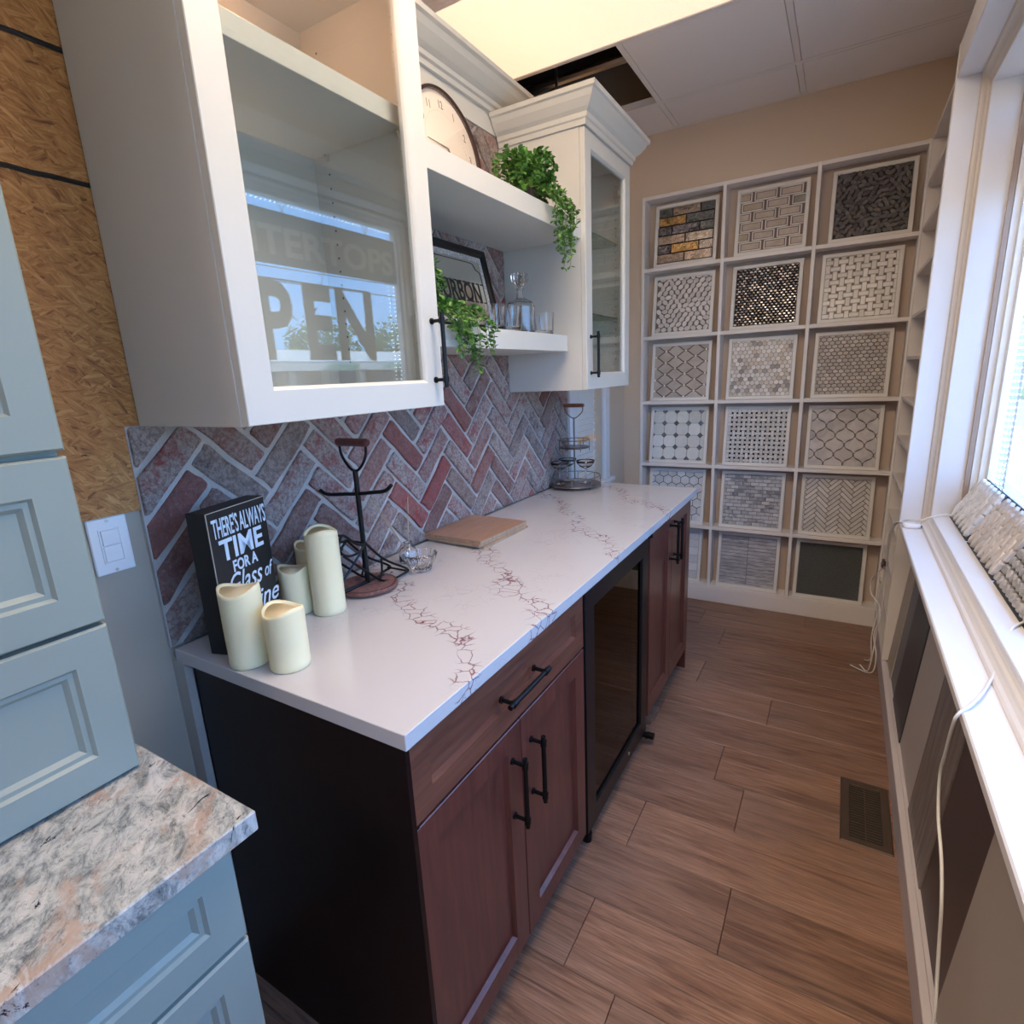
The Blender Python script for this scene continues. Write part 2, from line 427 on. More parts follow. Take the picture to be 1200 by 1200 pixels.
def text_mesh(body, size, mat, name, parent, M4, bold=0.0, ext=.0006, align='CENTER', sx=1.0, shear=0.0, world=True):
    cu = bpy.data.curves.new(name, 'FONT'); cu.body = body; cu.size = size; cu.offset = bold; cu.extrude = ext
    cu.align_x = align; cu.align_y = 'BOTTOM_BASELINE'; cu.shear = shear; cu.resolution_u = 3
    to = bpy.data.objects.new(name, cu)
    me = bpy.data.meshes.new_from_object(to); bpy.data.objects.remove(to); bpy.data.curves.remove(cu)
    me.transform(M4 @ Matrix.Diagonal((sx, 1, 1, 1)))
    me.materials.clear(); me.materials.append(mat)
    return link(name, None, None, parent, me=me, world=world)
# matrices placing text (x right, y up, z out) on planes
def on_plane(origin, right, up):
    r_ = Vector(right).normalized(); u_ = Vector(up).normalized(); o_ = r_.cross(u_)
    m = Matrix(((r_.x, u_.x, o_.x), (r_.y, u_.y, o_.y), (r_.z, u_.z, o_.z))).to_4x4(); m.translation = Vector(origin); return m

# ================================================================== SETTING
CZ = 2.73           # ceiling height
YB = 2.89           # back wall face
XW = 1.56           # window wall face (lower part)
# ---- floor of separate planks
floor = struct('floor'); floor['label'] = 'brown oak-look plank floor'
sub = bm_(); box(sub, -3.6, 1.9, -4.2, 3.1, -.06, -.008); link('underlay', sub, darkvoid, floor)
PW = .2115; row = 0; y = .622-PW*23
while y < YB+.15:
    xs = random.uniform(-1.2, 0) - (.0 if row % 2 else .5)
    x = -3.6 + random.uniform(-1.2, -.1)
    joints = {26: .729+.0, 25: None, 31: 1.04, 28: 1.015}
    if row in (24,): pass
    L = 1.22
    # rows seen in the photograph have joints at known places
    j = {24: .729, 25: 1.015-.0, 28: 1.04}.get(row)
    if j is not None: x = j-L*4
    x0 = x
    while x0 < 1.6:
        a, b_ = max(x0, -3.6)+.0008, min(x0+L, 1.62)-.0008
        if b_-a > .02 and not (b_ < 0 and y < -5):
            t = bm_(); rectloops(t, 'z', (a, b_, y+.0006, y+PW-.0006), [(0, -.008), (0, -.0012), (.0014, 0.0)])
            link('plank', t, oak, floor)
        x0 += L
    y += PW; row += 1
# ---- ceiling: lay-in tiles on a grid, one tile missing, troffers
ceiling = struct('ceiling'); ceiling['label'] = 'suspended ceiling of white lay-in tiles'
tile_m = painted('ceiling_tile', (.86, .80, .76), .9, .5); grid_m = painted('ceiling_grid', (.84, .78, .73), .5)
gx = [-3.97+.61*k for k in range(10)]; gx = [.30+.61*k for k in range(-7, 3)]; gy = [1.93+.61*k for k in range(-10, 3)]
XL, XR, Y0 = -3.6, 1.53, -4.0
hole = (-.31, .30, 1.93, 2.54)
def lamp_cell(cx, cy):
    for tx, ty in TROFFERS:
        if abs(cx-tx) < .6 and abs(cy-ty) < .29: return True
    return False
for X in gx:
    for Y in gy:
        a, b_, c_, d_ = max(X, XL), min(X+.61, XR), max(Y, Y0), min(Y+.61, YB+.02)
        if b_-a < .02 or d_-c_ < .02: continue
        cx, cy = X+.305, Y+.305
        if abs(X-hole[0]) < .02 and abs(Y-hole[2]) < .02: continue
        if lamp_cell(cx, cy): continue
        t = bm_(); rectloops(t, 'z', (a+.011, b_-.011, c_+.011, d_-.011), [(-.008, CZ+.018), (-.008, CZ+.006), (.002, CZ+.006), (.004, CZ-.001)])
        link('ceiling_tile', t, tile_m, ceiling)
for X in gx:
    if XL < X < XR:
        for (c_, d_) in [(Y0, YB)]:
            segs = [(c_, d_)]
            t = bm_()
            for s0, s1 in segs:
                cuts = [s0]
                for tx, ty in TROFFERS:
                    if tx-.60 < X < tx+.60: cuts += [ty-.30, ty+.30]
                cuts = sorted(cuts)+[s1]
                k = 0
                while k < len(cuts)-1:
                    box(t, X-.012, X+.012, cuts[k], cuts[k+1], CZ, CZ+.004); box(t, X-.002, X+.002, cuts[k], cuts[k+1], CZ+.004, CZ+.035); k += 2
            link('grid_bar', t, grid_m, ceiling)
for Y in gy:
    if Y0 < Y < YB-.02:
        t = bm_(); box(t, XL, XR, Y-.012, Y+.012, CZ-.001, CZ+.003); box(t, XL, XR, Y-.002, Y+.002, CZ+.003, CZ+.035)
        link('grid_bar', t, grid_m, ceiling)
for sx0, sx1, sy0, sy1 in [(XL, XR, YB-.025, YB), (XR-.025, XR, Y0, YB)]:
    t = bm_(); box(t, sx0, sx1, sy0, sy1, CZ-.002, CZ+.003); link('wall_angle', t, grid_m, ceiling)
# plenum above the missing tile: deck, joists, a conduit and a hanger wire
t = bm_(); box(t, -3.9, 2.0, -4.3, 3.2, 3.35, 3.42); dk = struct('roof_deck', t, painted('deck', (.05, .040, .032), .9))
for k in range(12):
    t = bm_(); yy = .75+k*.20; box(t, -3.5, 1.6, yy, yy+.045, 3.10, 3.349); link('joist', t, dk.data.materials[0], dk)
t = bm_(); tube(t, [(-.10, 2.20, 3.35), (-.10, 2.20, 2.77)], .008, 6); link('hanger_rod', t, chrome, dk)
t = bm_(); tube(t, [(-2.5, 2.44, 2.92), (1.5, 2.44, 2.92)], .02, 8); link('conduit', t, chrome, dk)
# ---- troffers
diff_m, dn, dl, db = newmat('troffer_lens')
db.inputs['Base Color'].default_value = (.9, .87, .78, 1); db.inputs['Roughness'].default_value = .4
db.inputs['Emission Color'].default_value = (1, .70, .46, 1); db.inputs['Emission Strength'].default_value = .84
pv = coords(dn, dl); wv = dn.new('ShaderNodeTexVoronoi'); wv.inputs['Scale'].default_value = 160; dl.new(pv, wv.inputs['Vector']); bump(dn, dl, db, wv.outputs['Distance'], .3, .002)
for i, (tx, ty) in enumerate(TROFFERS):
    lab = ['lit ceiling light panel above the shelves, cream prismatic lens', 'added ceiling light panel over the aisle, out of view', 'ceiling light panel at the far rear of the shop', 'ceiling light panel beyond the brick partition'][i]
    L_ = thing('ceiling_light', lab, 'light', (tx, ty, CZ))
    t = bm_(); rectloops(t, 'z', (tx-.608, tx+.608, ty-.303, ty+.303), [(0, CZ+.09), (0, CZ-.003), (.022, CZ-.005), (.026, CZ+.004), (.026, CZ+.086)], closed=True)
    link('light_frame', t, grid_m, L_)
    t = bm_(); box(t, tx-.585, tx+.585, ty-.28, ty+.28, CZ-.001, CZ+.003); link('light_lens', t, diff_m, L_)
    t = bm_(); box(t, tx-.60, tx+.60, ty-.297, ty+.297, CZ+.087, CZ+.1); link('light_housing', t, grid_m, L_)
# ---- back wall
t = bm_(); box(t, -3.6, .110, YB, YB+.16, 0, CZ+.6); box(t, 1.457, 1.9, YB, YB+.16, 0, CZ+.6); box(t, .110, 1.457, YB, YB+.16, 2.418, CZ+.6); box(t, .110, 1.457, YB+.145, YB+.16, 0, 2.418)
wall_back = struct('wall_back', t, wallpaint, 'tan painted end wall above the tile rack')
# rear and far walls that close the shop behind the camera and beyond the partition
t = bm_(); box(t, -3.6, 1.9, -4.15, -4.0, 0, CZ+.6); struct('wall_rear', t, wallpaint)
t = bm_(); box(t, -3.75, -3.6, -4.15, 3.05, 0, CZ+.6); struct('wall_side', t, wallpaint)
# ---- left wall: partition with bricks, drywall, strand board
t = bm_(); box(t, -.14, -.016, -2.6, 2.03, 0, 2.40)
wl = struct('wall_left', t, drywall, 'grey drywall partition behind the cabinets')
OS = [(1.222, 1.816), (1.822, 2.022), (2.028, 2.40)]
for a, b_ in OS:
    t = bm_(); box(t, -.0155, -.004, -2.6, -.002, a, b_)
    box(t, -.0155, -.004, -.002, .03, max(a, 1.388), b_); link('strand_board_panel', t, osb, wl)
t = bm_()
for zz in (1.819, 2.025):
    pts = [(-.0035, -.30+.03*k, zz+random.uniform(-.0015, .0015)) for k in range(12)]; tube(t, pts, .0045, 5)
link('joint_tape', t, black_mat, wl)
# mortar bed + herringbone bricks
t = bm_(); box(t, -.0155, -.005, -.001, 2.03, .914, 1.40); box(t, -.0155, -.005, .56, 1.50, 1.40, 2.32)
link('mortar', t, mortar, wl)
LB, WB, J = .2088, .0696, .0068
def place_bricks():
    s = math.sqrt(.5); cnt = 0
    for m_ in range(-6, 10):
        for k in range(-30, 30):
            for kind in (0, 1):
                ox, oy = k*WB + m_*LB, k*WB - m_*LB
                if kind == 0: rc = [(ox+J, oy+J), (ox+LB-J, oy+J), (ox+LB-J, oy+WB-J), (ox+J, oy+WB-J)]
                else: rc = [(ox+J, oy+WB+J), (ox+WB-J, oy+WB+J), (ox+WB-J, oy+WB+LB-J), (ox+J, oy+WB+LB-J)]
                P = []
                for q in range(4):           # worn, slightly uneven outline
                    a, b_ = rc[q], rc[(q+1) % 4]
                    for f in (0.03, .35, .68, .97):
                        P.append((a[0]+(b_[0]-a[0])*f+random.uniform(-.0028, .0028), a[1]+(b_[1]-a[1])*f+random.uniform(-.0028, .0028)))
                P = [((p[0]-p[1])*s+.30, (p[0]+p[1])*s+1.10) for p in P]
                for (a, b_, c_, d_) in ((.002, 2.026, .916, 1.386), (.566, 1.498, 1.386, 2.318)):
                    Q = clip(P, a, b_, c_, d_)
                    if a > .5 and not any(p[1] > 1.387 for p in P): continue
                    if a < .5 and all(p[1] > 1.38 for p in P): continue
                    full = a < .5 and max(p[1] for p in P) > 1.386 and min(p[0] for p in P) > .566 and max(p[0] for p in P) < 1.498
                    if a > .5 and min(p[1] for p in P) < 1.386: continue
                    if full: Q = clip(P, .566, 1.498, c_, 2.318)
                    if not Q or parea(Q) < 2.5e-4: continue
                    pr = random.uniform(.0, .006); t = bm_(); prism(t, Q, 'x', -.008, pr, .0035)
                    for v in t.verts:
                        if v.co.x > -.007: v.co.x += random.uniform(-.0012, .0012)
                    link('brick', t, brick_m, wl); cnt += 1
    return cnt
nb = place_bricks()
# white facing board above the bricks and the crown that caps the partition
t = bm_(); box(t, -.0155, .004, .565, 2.03, 2.32, 2.40); link('facing_board', t, whitecab, wl)
CROWN = [(0, 0), (.008, 0), (.010, .016), (.016, .020), (.018, .034), (.030, .044), (.048, .066), (.056, .082), (.064, .086), (.066, .10), (0, .10)]
def crown(bm, path, prof, z0):
    """path: list of (x, y); profile offset to the left-hand normal"""
    P = [Vector((p[0], p[1])) for p in path]; rings = []
    for i, p in enumerate(P):
        ns = []
        if i > 0: d = (P[i]-P[i-1]).normalized(); ns.append(Vector((d.y, -d.x)))
        if i < len(P)-1: d = (P[i+1]-P[i]).normalized(); ns.append(Vector((d.y, -d.x)))
        m = ns[0] if len(ns) == 1 else (ns[0]+ns[1])/(1+ns[0].dot(ns[1]))
        rings.append([bm.verts.new((p.x+m.x*o, p.y+m.y*o, z0+h)) for o, h in prof])
    n = len(prof)
    for A, B in zip(rings, rings[1:]):
        for k in range(n): bm.faces.new((A[k], A[(k+1) % n], B[(k+1) % n], B[k]))
    bm.faces.new(rings[0][::-1]); bm.faces.new(rings[-1])
t = bm_(); crown(t, [(.004, .57), (.004, 2.03)], [(o*1.5, h*.85) for o, h in CROWN], 2.385); box(t, -.14, .09, .57, 2.03, 2.469, 2.476); link('crown_molding', t, whitecab, wl)
t = bm_(); box(t, -.015, .028, .001, .018, 0, .884); link('scribe_strip', t, painted('scribe_grey', (.46, .42, .38), .5), wl)
# ---- left wall beyond the bricks, with a blinded window
t = bm_()
box(t, -.14, 0, 2.03, 2.12, 0, 2.47); box(t, -.14, 0, 2.50, YB, 0, 2.47); box(t, -.14, 0, 2.12, 2.50, 0, .84); box(t, -.14, 0, 2.12, 2.50, 2.15, 2.47)
struct('wall_left_far', t, wallpaint, 'tan painted wall between the small window and the tile rack')
win2 = struct('window_2'); win2['label'] = 'narrow window with closed white blinds beyond the counter'
t = bm_(); box(t, 0, .016, 2.035, 2.12, .83, 2.2, .003); box(t, 0, .018, 2.50, 2.585, .83, 2.2, .003); box(t, .012, .024, 2.505, 2.53, .83, 2.2, .003); link('window_casing', t, trimwhite, win2)
t = bm_(); box(t, -.06, .045, 2.05, 2.61, .812, .836, .004); link('window_sill', t, trimwhite, win2)
t = bm_(); box(t, -.085, -.08, 2.12, 2.50, .84, 2.15); link('window_pane', t, win_glass, win2)
slat_m = flat('blind_slat', (.86, .86, .83), .5)
for k in range(40):
    zz = .86+k*.0325
    if abs(zz-1.088) < .017: continue
    t = bm_(); th = R(62); hx, hz = .018*math.cos(th), .018*math.sin(th)
    vs = [(-.045-hx, zz-hz), (-.045-hx*.2, zz+hz*.1+.002), (-.045+hx, zz+hz), (-.045+hx-.001, zz+hz-.003), (-.045, zz-.003), (-.045-hx+.001, zz-hz-.003)]
    r1 = [t.verts.new((a, 2.125, b_)) for a, b_ in vs]; r2 = [t.verts.new((a, 2.495, b_)) for a, b_ in vs]
    for q in range(6): t.faces.new((r1[q], r1[(q+1) % 6], r2[(q+1) % 6], r2[q]))
    t.faces.new(r1[::-1]); t.faces.new(r2); link('slat', t, slat_m, win2)
t = bm_(); tube(t, [(-.022, 2.19, .85), (-.022, 2.19, 2.14)], .0015, 4); tube(t, [(-.022, 2.43, .85), (-.022, 2.43, 2.14)], .0015, 4); link('ladder_cord', t, slat_m, win2)

# ---- window wall
t = bm_(); yw0, yw1 = -1.05, 2.02; zw0, zw1 = .86, 2.30
box(t, XW, 1.74, -4.1, yw0-.06, 0, CZ+.6); box(t, XW, 1.74, yw1+.06, YB, 0, CZ+.6); box(t, XW, 1.74, yw0-.06, yw1+.06, 0, zw0-.03); box(t, XW, 1.74, yw0-.06, yw1+.06, zw1+.04, CZ+.6)
box(t, 1.517, XW, -4.1, YB, 2.45, CZ)
wr = struct('wall_right', t, wallpaint, 'window wall of the shop')
win = struct('window_1'); win['label'] = 'big shop window framed by deep white boards'
XI = 1.437     # room-side edge of the box frame
t = bm_(); box(t, XI, XW, -2.4, 2.055, .79, .812, .003); link('window_shelf', t, trimwhite, win)
t = bm_(); box(t, XI-.002, XW, 2.05, 2.072, .795, 2.45, .003); link('side_board', t, trimwhite, win)
t = bm_(); box(t, XI, XW, -2.4, 2.05, 2.345, 2.45, .003); link('head_board', t, trimwhite, win)
def casing(bm, a, b_, kind):
    pass
# moulded casing: three stepped beads along sill, far jamb and head
PRF = [(1.503, 0), (1.503, .004), (1.506, .010), (1.512, .013), (1.517, .019), (1.520, .026), (1.525, .030), (1.5285, .037), (1.5285, .043), (1.57, .043), (1.57, 0)]
t = bm_(); prism(t, [(a, .812+b_*.98) for a, b_ in PRF], 'y', -2.4, 2.035); link('casing_bottom', t, trimwhite, win)
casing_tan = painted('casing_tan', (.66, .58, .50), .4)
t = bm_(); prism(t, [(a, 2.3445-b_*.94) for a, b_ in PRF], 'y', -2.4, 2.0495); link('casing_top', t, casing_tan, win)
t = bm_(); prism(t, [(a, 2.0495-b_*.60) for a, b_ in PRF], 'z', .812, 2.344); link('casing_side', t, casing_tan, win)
t = bm_(); box(t, 1.529, 1.72, yw0, yw1+.01, .83, .862, .002); link('inner_sill', t, trimwhite, win)
t = bm_(); box(t, 1.529, 1.72, yw1, yw1+.02, .86, 2.31, .002); box(t, 1.529, 1.72, yw0-.02, yw0, .86, 2.31, .002); link('inner_jamb', t, trimwhite, win)
t = bm_(); box(t, 1.529, 1.72, yw0-.02, yw1+.02, 2.30, 2.335, .002); link('inner_head', t, trimwhite, win)
t = bm_(); rectloops(t, 'x', (yw0, yw1, zw0, zw1), [(0, 1.612), (.012, 1.612), (.012, 1.626), (0, 1.626)], closed=True); link('window_stop', t, painted('stop_brown', (.40, .30, .24), .5), win)
fr = None
t = bm_(); rectloops(t, 'x', (yw0+.001, yw1-.001, zw0+.001, zw1-.001), [(0, 1.628), (.010, 1.628), (.013, 1.646), (.028, 1.648), (.030, 1.664), (.046, 1.668), (.05, 1.69), (.05, 1.70), (0, 1.71)], closed=True)
fr = link('window_frame', t, vinyl, win)
t = bm_(); box(t, 1.690, 1.695, yw0+.045, yw1-.045, zw0+.045, zw1-.045); link('window_pane', t, win_glass, win)
# outer wall skin edges / lintel
# baseboard with flat ledge along the window wall
bb = bm_(); box(bb, 1.453, 1.472, -2.4, 2.905, 0, .102, .002); box(bb, 1.472, XW, -2.4, 2.27, 0, .100); base_r = struct('baseboard_right', bb, painted('baseboard_mauve', (.62, .56, .57), .45), 'white ledge baseboard under the leaning sample boards')

# ================================================================== TILE RACK on the end wall
X0r, PXr, PZr, Z0r, YF = .1143, .4462, .3843, .1003, 2.9087-.03
YF = 2.882; TB = .010
rack = thing('tile_rack', 'white cubby rack of eighteen cells built into the end wall', 'rack', (.78, 2.9, 0))
t = bm_(); box(t, X0r+.0, X0r+3*PXr, YF+.105, YF+.11, .09, 2.41); link('rack_back', t, rackback, rack)
t = bm_(); box(t, X0r-.004, 1.4535, YF, YF+.10, 0, Z0r-.009, .002); link('rack_plinth', t, rackpaint, rack)
for i in range(4):
    t = bm_(); xx = X0r+PXr*i; box(t, xx-TB*.9, xx+TB*.9 if i < 3 else xx+.001, YF, YF+.105, Z0r-.008, 2.416, .0015); link('upright', t, rackpaint, rack)
for k in range(7):
    for i in range(3):
        t = bm_(); zz = Z0r+PZr*k; xx = X0r+PXr*i
        box(t, xx+TB*.9, xx+PXr-(TB*.9 if i < 2 else .0), YF+.0005, YF+.105, zz-.010, zz+.010, .0015); link('shelf', t, rackpaint, rack)
# ---- sample boards
FRW, BW, BH = .020, .352, .345
BI = (-BW/2+FRW, BW/2-FRW, FRW, BH-FRW)      # inner rect in (u, v)
def board(colm, rowm, label, backing, dx=0, frame_mat=None):
    """rowm 0 = bottom"""
    cx = X0r+PXr*(colm+.5)+dx; zb = Z0r+PZr*rowm+.0102
    r_ = thing('tile_sample_board', label, 'tile sample', (cx, YF+.028, zb), (-R(8), 0, 0), 'framed tile samples in the rack')
    t = bm_(); rectloops(t, 'y', (-BW/2, BW/2, 0, BH), [(0, .012), (0, -.005), (.002, -.007), (FRW-.003, -.007), (FRW, -.002), (FRW, .004)], fill0=True, fill1=True)
    f = link('board_frame', t, frame_mat or framewhite, r_, world=False)
    t = bm_(); box(t, BI[0], BI[1], -.0005, .0035, BI[2], BI[3]); link('grout', t, backing, r_, world=False)
    return r_
def pieces(root, polys, mats, th=.004, bev=.0012, name='tile', stuff=False, lim=300, minarea=2e-5, cache=None):
    """polys: list of (poly, key or None, matindex)"""
    cache = {}
    cnt = 0
    joined = {}
    for poly, key, mi in polys:
        full = all(BI[0] <= p[0] <= BI[1] and BI[2] <= p[1] <= BI[3] for p in poly)
        Q = poly if full else clip(poly, *BI)
        if not Q or parea(Q) < minarea: continue
        m_ = mats[mi % len(mats)]
        if stuff or cnt >= lim:
            jb = joined.setdefault(mi % len(mats), bm_()); prism(jb, Q, 'y', -.0005, -th, bev); continue
        cu = sum(p[0] for p in Q)/len(Q); cv = sum(p[1] for p in Q)/len(Q)
        kk = (key, mi % len(mats)) if (full and key is not None) else None
        if kk is not None and kk in cache: me = cache[kk]
        else:
            t = bm_(); prism(t, [(p[0]-cu, p[1]-cv) for p in Q], 'y', 0, -th+.0005, bev)
            bmesh.ops.recalc_face_normals(t, faces=t.faces)
            me = bpy.data.meshes.new(name); t.to_mesh(me); t.free(); me.materials.append(m_)
            if kk is not None: cache[kk] = me
        o = link(name, None, None, root, me=me, world=False); o.location = (cu, -.0005, cv); cnt += 1
    for mi, jb in joined.items():
        o = link(name+'_field', jb, mats[mi], root, world=False); o['kind'] = 'stuff'
def rect(cx, cy, w_, h_): return [(cx-w_/2, cy-h_/2), (cx+w_/2, cy-h_/2), (cx+w_/2, cy+h_/2), (cx-w_/2, cy+h_/2)]
def ngon(cx, cy, r, n, a0=0, sx=1, sy=1): return [(cx+sx*r*math.cos(a0+2*math.pi*k/n), cy+sy*r*math.sin(a0+2*math.pi*k/n)) for k in range(n)]
grout_w = flat('grout_white', (.72, .68, .63), .9); grout_d = flat('grout_dark', (.045, .042, .045), .9); grout_m = flat('grout_brown', (.18, .14, .13), .9); grout_g = flat('grout_grey', (.20, .20, .22), .9)
W_ = BI[1]-BI[0]; H_ = BI[3]-BI[2]
rnd = random.Random(3)
# row 5 (top) ------------------------------------------------------
b = board(0, 5, 'glossy metallic gold and charcoal glass brick tile sample, top left of the rack', grout_d, dx=.008)
def metal_t(name, c1, c2, r_=.12, m_=.8): return stone(name, c1, c2, r_, 26, .9, .8, 1.2, m_, 2.0)
gm = [metal_t('glass_smoke', (.09, .11, .12), (.20, .22, .24)), metal_t('glass_gold', (.45, .27, .09), (.70, .52, .28)), metal_t('glass_silver', (.38, .35, .34), (.62, .58, .55)), metal_t('glass_ink', (.035, .035, .05), (.30, .30, .36)), metal_t('glass_taupe', (.34, .28, .25), (.50, .44, .40))]
rows8 = [[4, 4], [3, 1, 2], [4, 2], [3, 3, 0], [1, 0], [0, 4, 0]]
hh = H_/6; polys = []
for i, rw in enumerate(rows8):
    v = BI[2]+hh*(i+.5); ws = W_/2
    us = [BI[0]+ws/2, BI[0]+ws*1.5] if len(rw) == 2 else [BI[0], BI[0]+ws, BI[0]+2*ws]
    for u, mi in zip(us, rw): polys.append((rect(u, v, ws-.005, hh-.005), None, mi))
pieces(b, polys, gm, th=.008, bev=.003, name='glass_brick')
b = board(1, 5, 'beige stone brick tiles each edged in white, top middle cell', grout_m, dx=.008)
bt = [stone('travertine', (.46, .38, .31), (.56, .48, .40), .4), stone('travertine_grey', (.30, .28, .23), (.38, .35, .30), .4), stone('travertine_gold', (.44, .35, .23), (.54, .45, .33), .4)]
wt = [stone('white_pencil', (.72, .66, .60), (.80, .75, .69), .35)]
polys = []; rims = []; hh = H_/6
for i in range(6):
    pw = W_/2.55; off = 0 if i % 2 == 0 else -pw/2
    for j in range(-1, 4):
        u = BI[0]+off+pw*(j+.5); v = BI[2]+hh*(i+.5)
        mi = 1 if (i == 4 and j == 2) else (2 if rnd.random() < .2 else 0)
        polys.append((rect(u, v, pw-.033, hh-.022), ('t',), mi))
        # pencil strips over the top and at the left/right of each brick
        rims += [(rect(u-pw/2+.009, v+.0, .006, hh-.004), ('v',), 0), (rect(u+pw/2-.009, v, .006, hh-.004), ('v',), 0), (rect(u, v+hh/2-.0045, pw-.026, .006), ('h',), 0), (rect(u, v-hh/2+.0045, pw-.026, .006), ('h',), 0)]
pieces(b, polys, bt, name='stone_brick'); pieces(b, rims, wt, th=.005, name='pencil_strip', minarea=1e-5)
b = board(2, 5, 'dark grey overlapping leaf-shaped slate tile sample in the top right cell', grout_d, dx=.012)
sl = [stone('slate', (.085, .078, .080), (.15, .14, .142), .55, 40, .5, .7, 1.3), stone('slate_brown', (.12, .10, .09), (.20, .17, .15), .55, 40, .5)]
polys = []
for i in range(15):
    for j in range(13):
        u = BI[0]+W_*(j+.5)/12.5+rnd.uniform(-.005, .005)-(.006 if i % 2 else -.006); v = BI[2]+H_*(i+.5)/15+rnd.uniform(-.004, .004)
        a = rnd.choice([rnd.gauss(.9, .3), rnd.gauss(2.2, .3), rnd.gauss(0, .3)])
        P = [(math.cos(t_)*.0175*(1-.12*abs(math.sin(t_))), math.sin(t_)*.0095) for t_ in [2*math.pi*q/8 for q in range(8)]]
        polys.append(([(u+p[0]*math.cos(a)-p[1]*math.sin(a), v+p[0]*math.sin(a)+p[1]*math.cos(a)) for p in P], None, 0 if rnd.random() < .85 else 1))
pieces(b, polys, sl, th=.006, bev=.0015, name='leaf_tile')
# vary the heights so the leaves overlap
for o in b.children:
    if o.name.startswith('leaf_tile'): o.location.y -= rnd.uniform(0, .004); o.rotation_euler = (rnd.uniform(-.12, .12), 0, rnd.uniform(-.12, .12))
# row 4 ------------------------------------------------------------
b = board(0, 4, 'white oval pebble tile sample, left column second from the top', grout_m, dx=.003)
pb = [stone('white_pebble', (.62, .58, .54), (.76, .72, .68), .45)]
polys = []
for i in range(12):
    for j in range(9):
        u = BI[0]+W_*(j+.5+(.5 if i % 2 else 0))/9; v = BI[2]+H_*(i+.5)/11.5; a = rnd.uniform(0, 3.14)
        el = rnd.uniform(1.05, 1.3); a = rnd.gauss(.9, .8); P = ngon(0, 0, .0152, 9, 0, el, .88/el**.3)
        polys.append(([(u+p[0]*math.cos(a)-p[1]*math.sin(a), v+p[0]*math.sin(a)+p[1]*math.cos(a)) for p in P], None, 0))
pieces(b, polys, pb, th=.004, name='pebble')
b = board(1, 4, 'dark shimmering half-round metal mosaic sample, middle column second from the top', grout_d, dx=.003)
dm = [stone('gunmetal_chip', (.05, .045, .045), (.22, .20, .19), .25, 60, 0, .5, 1.5, .9), stone('pewter_chip', (.20, .18, .17), (.42, .39, .37), .25, 60, 0, .5, 1.5, .9)]
polys = []
for i in range(22):
    for j in range(15):
        u = BI[0]+W_*(j+.5+(.5 if i % 2 else 0))/14.5; v = BI[2]+H_*(i+.5)/22
        polys.append((ngon(u, v, .0125, 6, 0, .86, .60), None, 0 if rnd.random() < .62 else 1))
pieces(b, polys, dm, th=.008, bev=.0035, name='metal_chip', stuff=True)
b = board(2, 4, 'white basketweave tile with small brown dots, right column second from the top', flat('grout_beige', (.30, .25, .22), .9), dx=-.006)
def basket(b, P, wst, lst, mats, dots, dsz, ncut=0):
    polys = []; dp = []
    n = int(W_/P)+2
    for i in range(-1, n+1):
        for j in range(-1, n+1):
            u = BI[0]+P*(i+.3); v = BI[2]+P*(j+.4)
            polys.append((rect(u, v, lst, wst), 'h', 0) if (i+j) % 2 == 0 else (rect(u, v, wst, lst), 'v', 0))
            dp.append((rect(u+P/2, v+P/2, dsz, dsz), 'd', 0))
    pieces(b, polys, mats, name='strip_tile'); pieces(b, dp, dots, th=.0035, bev=.0005, name='dot_tile', minarea=1e-5)
mb = [stone('cream_marble', (.66, .62, .57), (.76, .72, .67), .3)]
basket(b, .0335, .0205, .0430, mb, [stone('brown_dot', (.10, .07, .065), (.16, .11, .10), .3)], .0095)
# row 3 ------------------------------------------------------------
b = board(0, 3, 'beige wavy lattice tile with tiny white squares, left column third from the top', flat('grout_umber', (.13, .085, .065), .9), dx=.0)
wl_t = [stone('wavy_beige', (.44, .38, .33), (.56, .50, .44), .35, 9, 0, .88, 1.08)]; ws_t = [stone('white_chip', (.82, .78, .72), (.88, .84, .80), .3)]
polys = []; sq = []; PX_, PY_ = .118, .068
for i in range(-1, 4):
    for j in range(-1, 11):
        u = BI[0]+PX_*(i+(.55 if j % 2 else .05)); v = BI[2]+PY_*(j+.1)/2
        P = []
        for q in range(24):
            a = 2*math.pi*q/24; s_ = ((q*PX_/24)-PX_/2)
        top = [(x_, (PY_/2-.0040)*(.5+.5*math.cos(2*math.pi*x_/PX_))*1.0) for x_ in [PX_/2*k/6 for k in range(-6, 7)]]
        top = [(x_*.93, max(y_, .0008)) for x_, y_ in top]
        P = [(u+x_, v+y_) for x_, y_ in top[::-1]]+[(u+x_, v-y_) for x_, y_ in top]
        polys.append((P, 'w', 0)); sq.append((ngon(u, v+PY_/2, .0068, 4, math.pi/4), 's', 0))
pieces(b, polys, wl_t, th=.004, bev=.0006, name='wave_tile'); pieces(b, sq, ws_t, th=.0052, bev=.0005, name='square_chip', minarea=1e-5)
def hexes(b, P, mats, ch, sy=1.0, pointy=True, fill=.93, bev=.001, name='hexagon_tile', stuff=False):
    polys = []; dy = P*.866*sy; n = int(W_/P)+2; m_ = int(H_/dy)+2
    for j in range(-1, m_+1):
        for i in range(-1, n+1):
            u = BI[0]+P*(i+(.5 if j % 2 else 0)+.3); v = BI[2]+dy*(j+.35)
            polys.append((ngon(u, v, P/1.732*fill, 6, math.pi/6, 1, sy), 'h', ch(i, j)))
    pieces(b, polys, mats, name=name, bev=bev, stuff=stuff)
b = board(1, 3, 'hexagon mosaic in mixed white, cream and grey, middle column third from the top', flat('grout_taupe', (.22, .19, .17), .9), dx=.0)
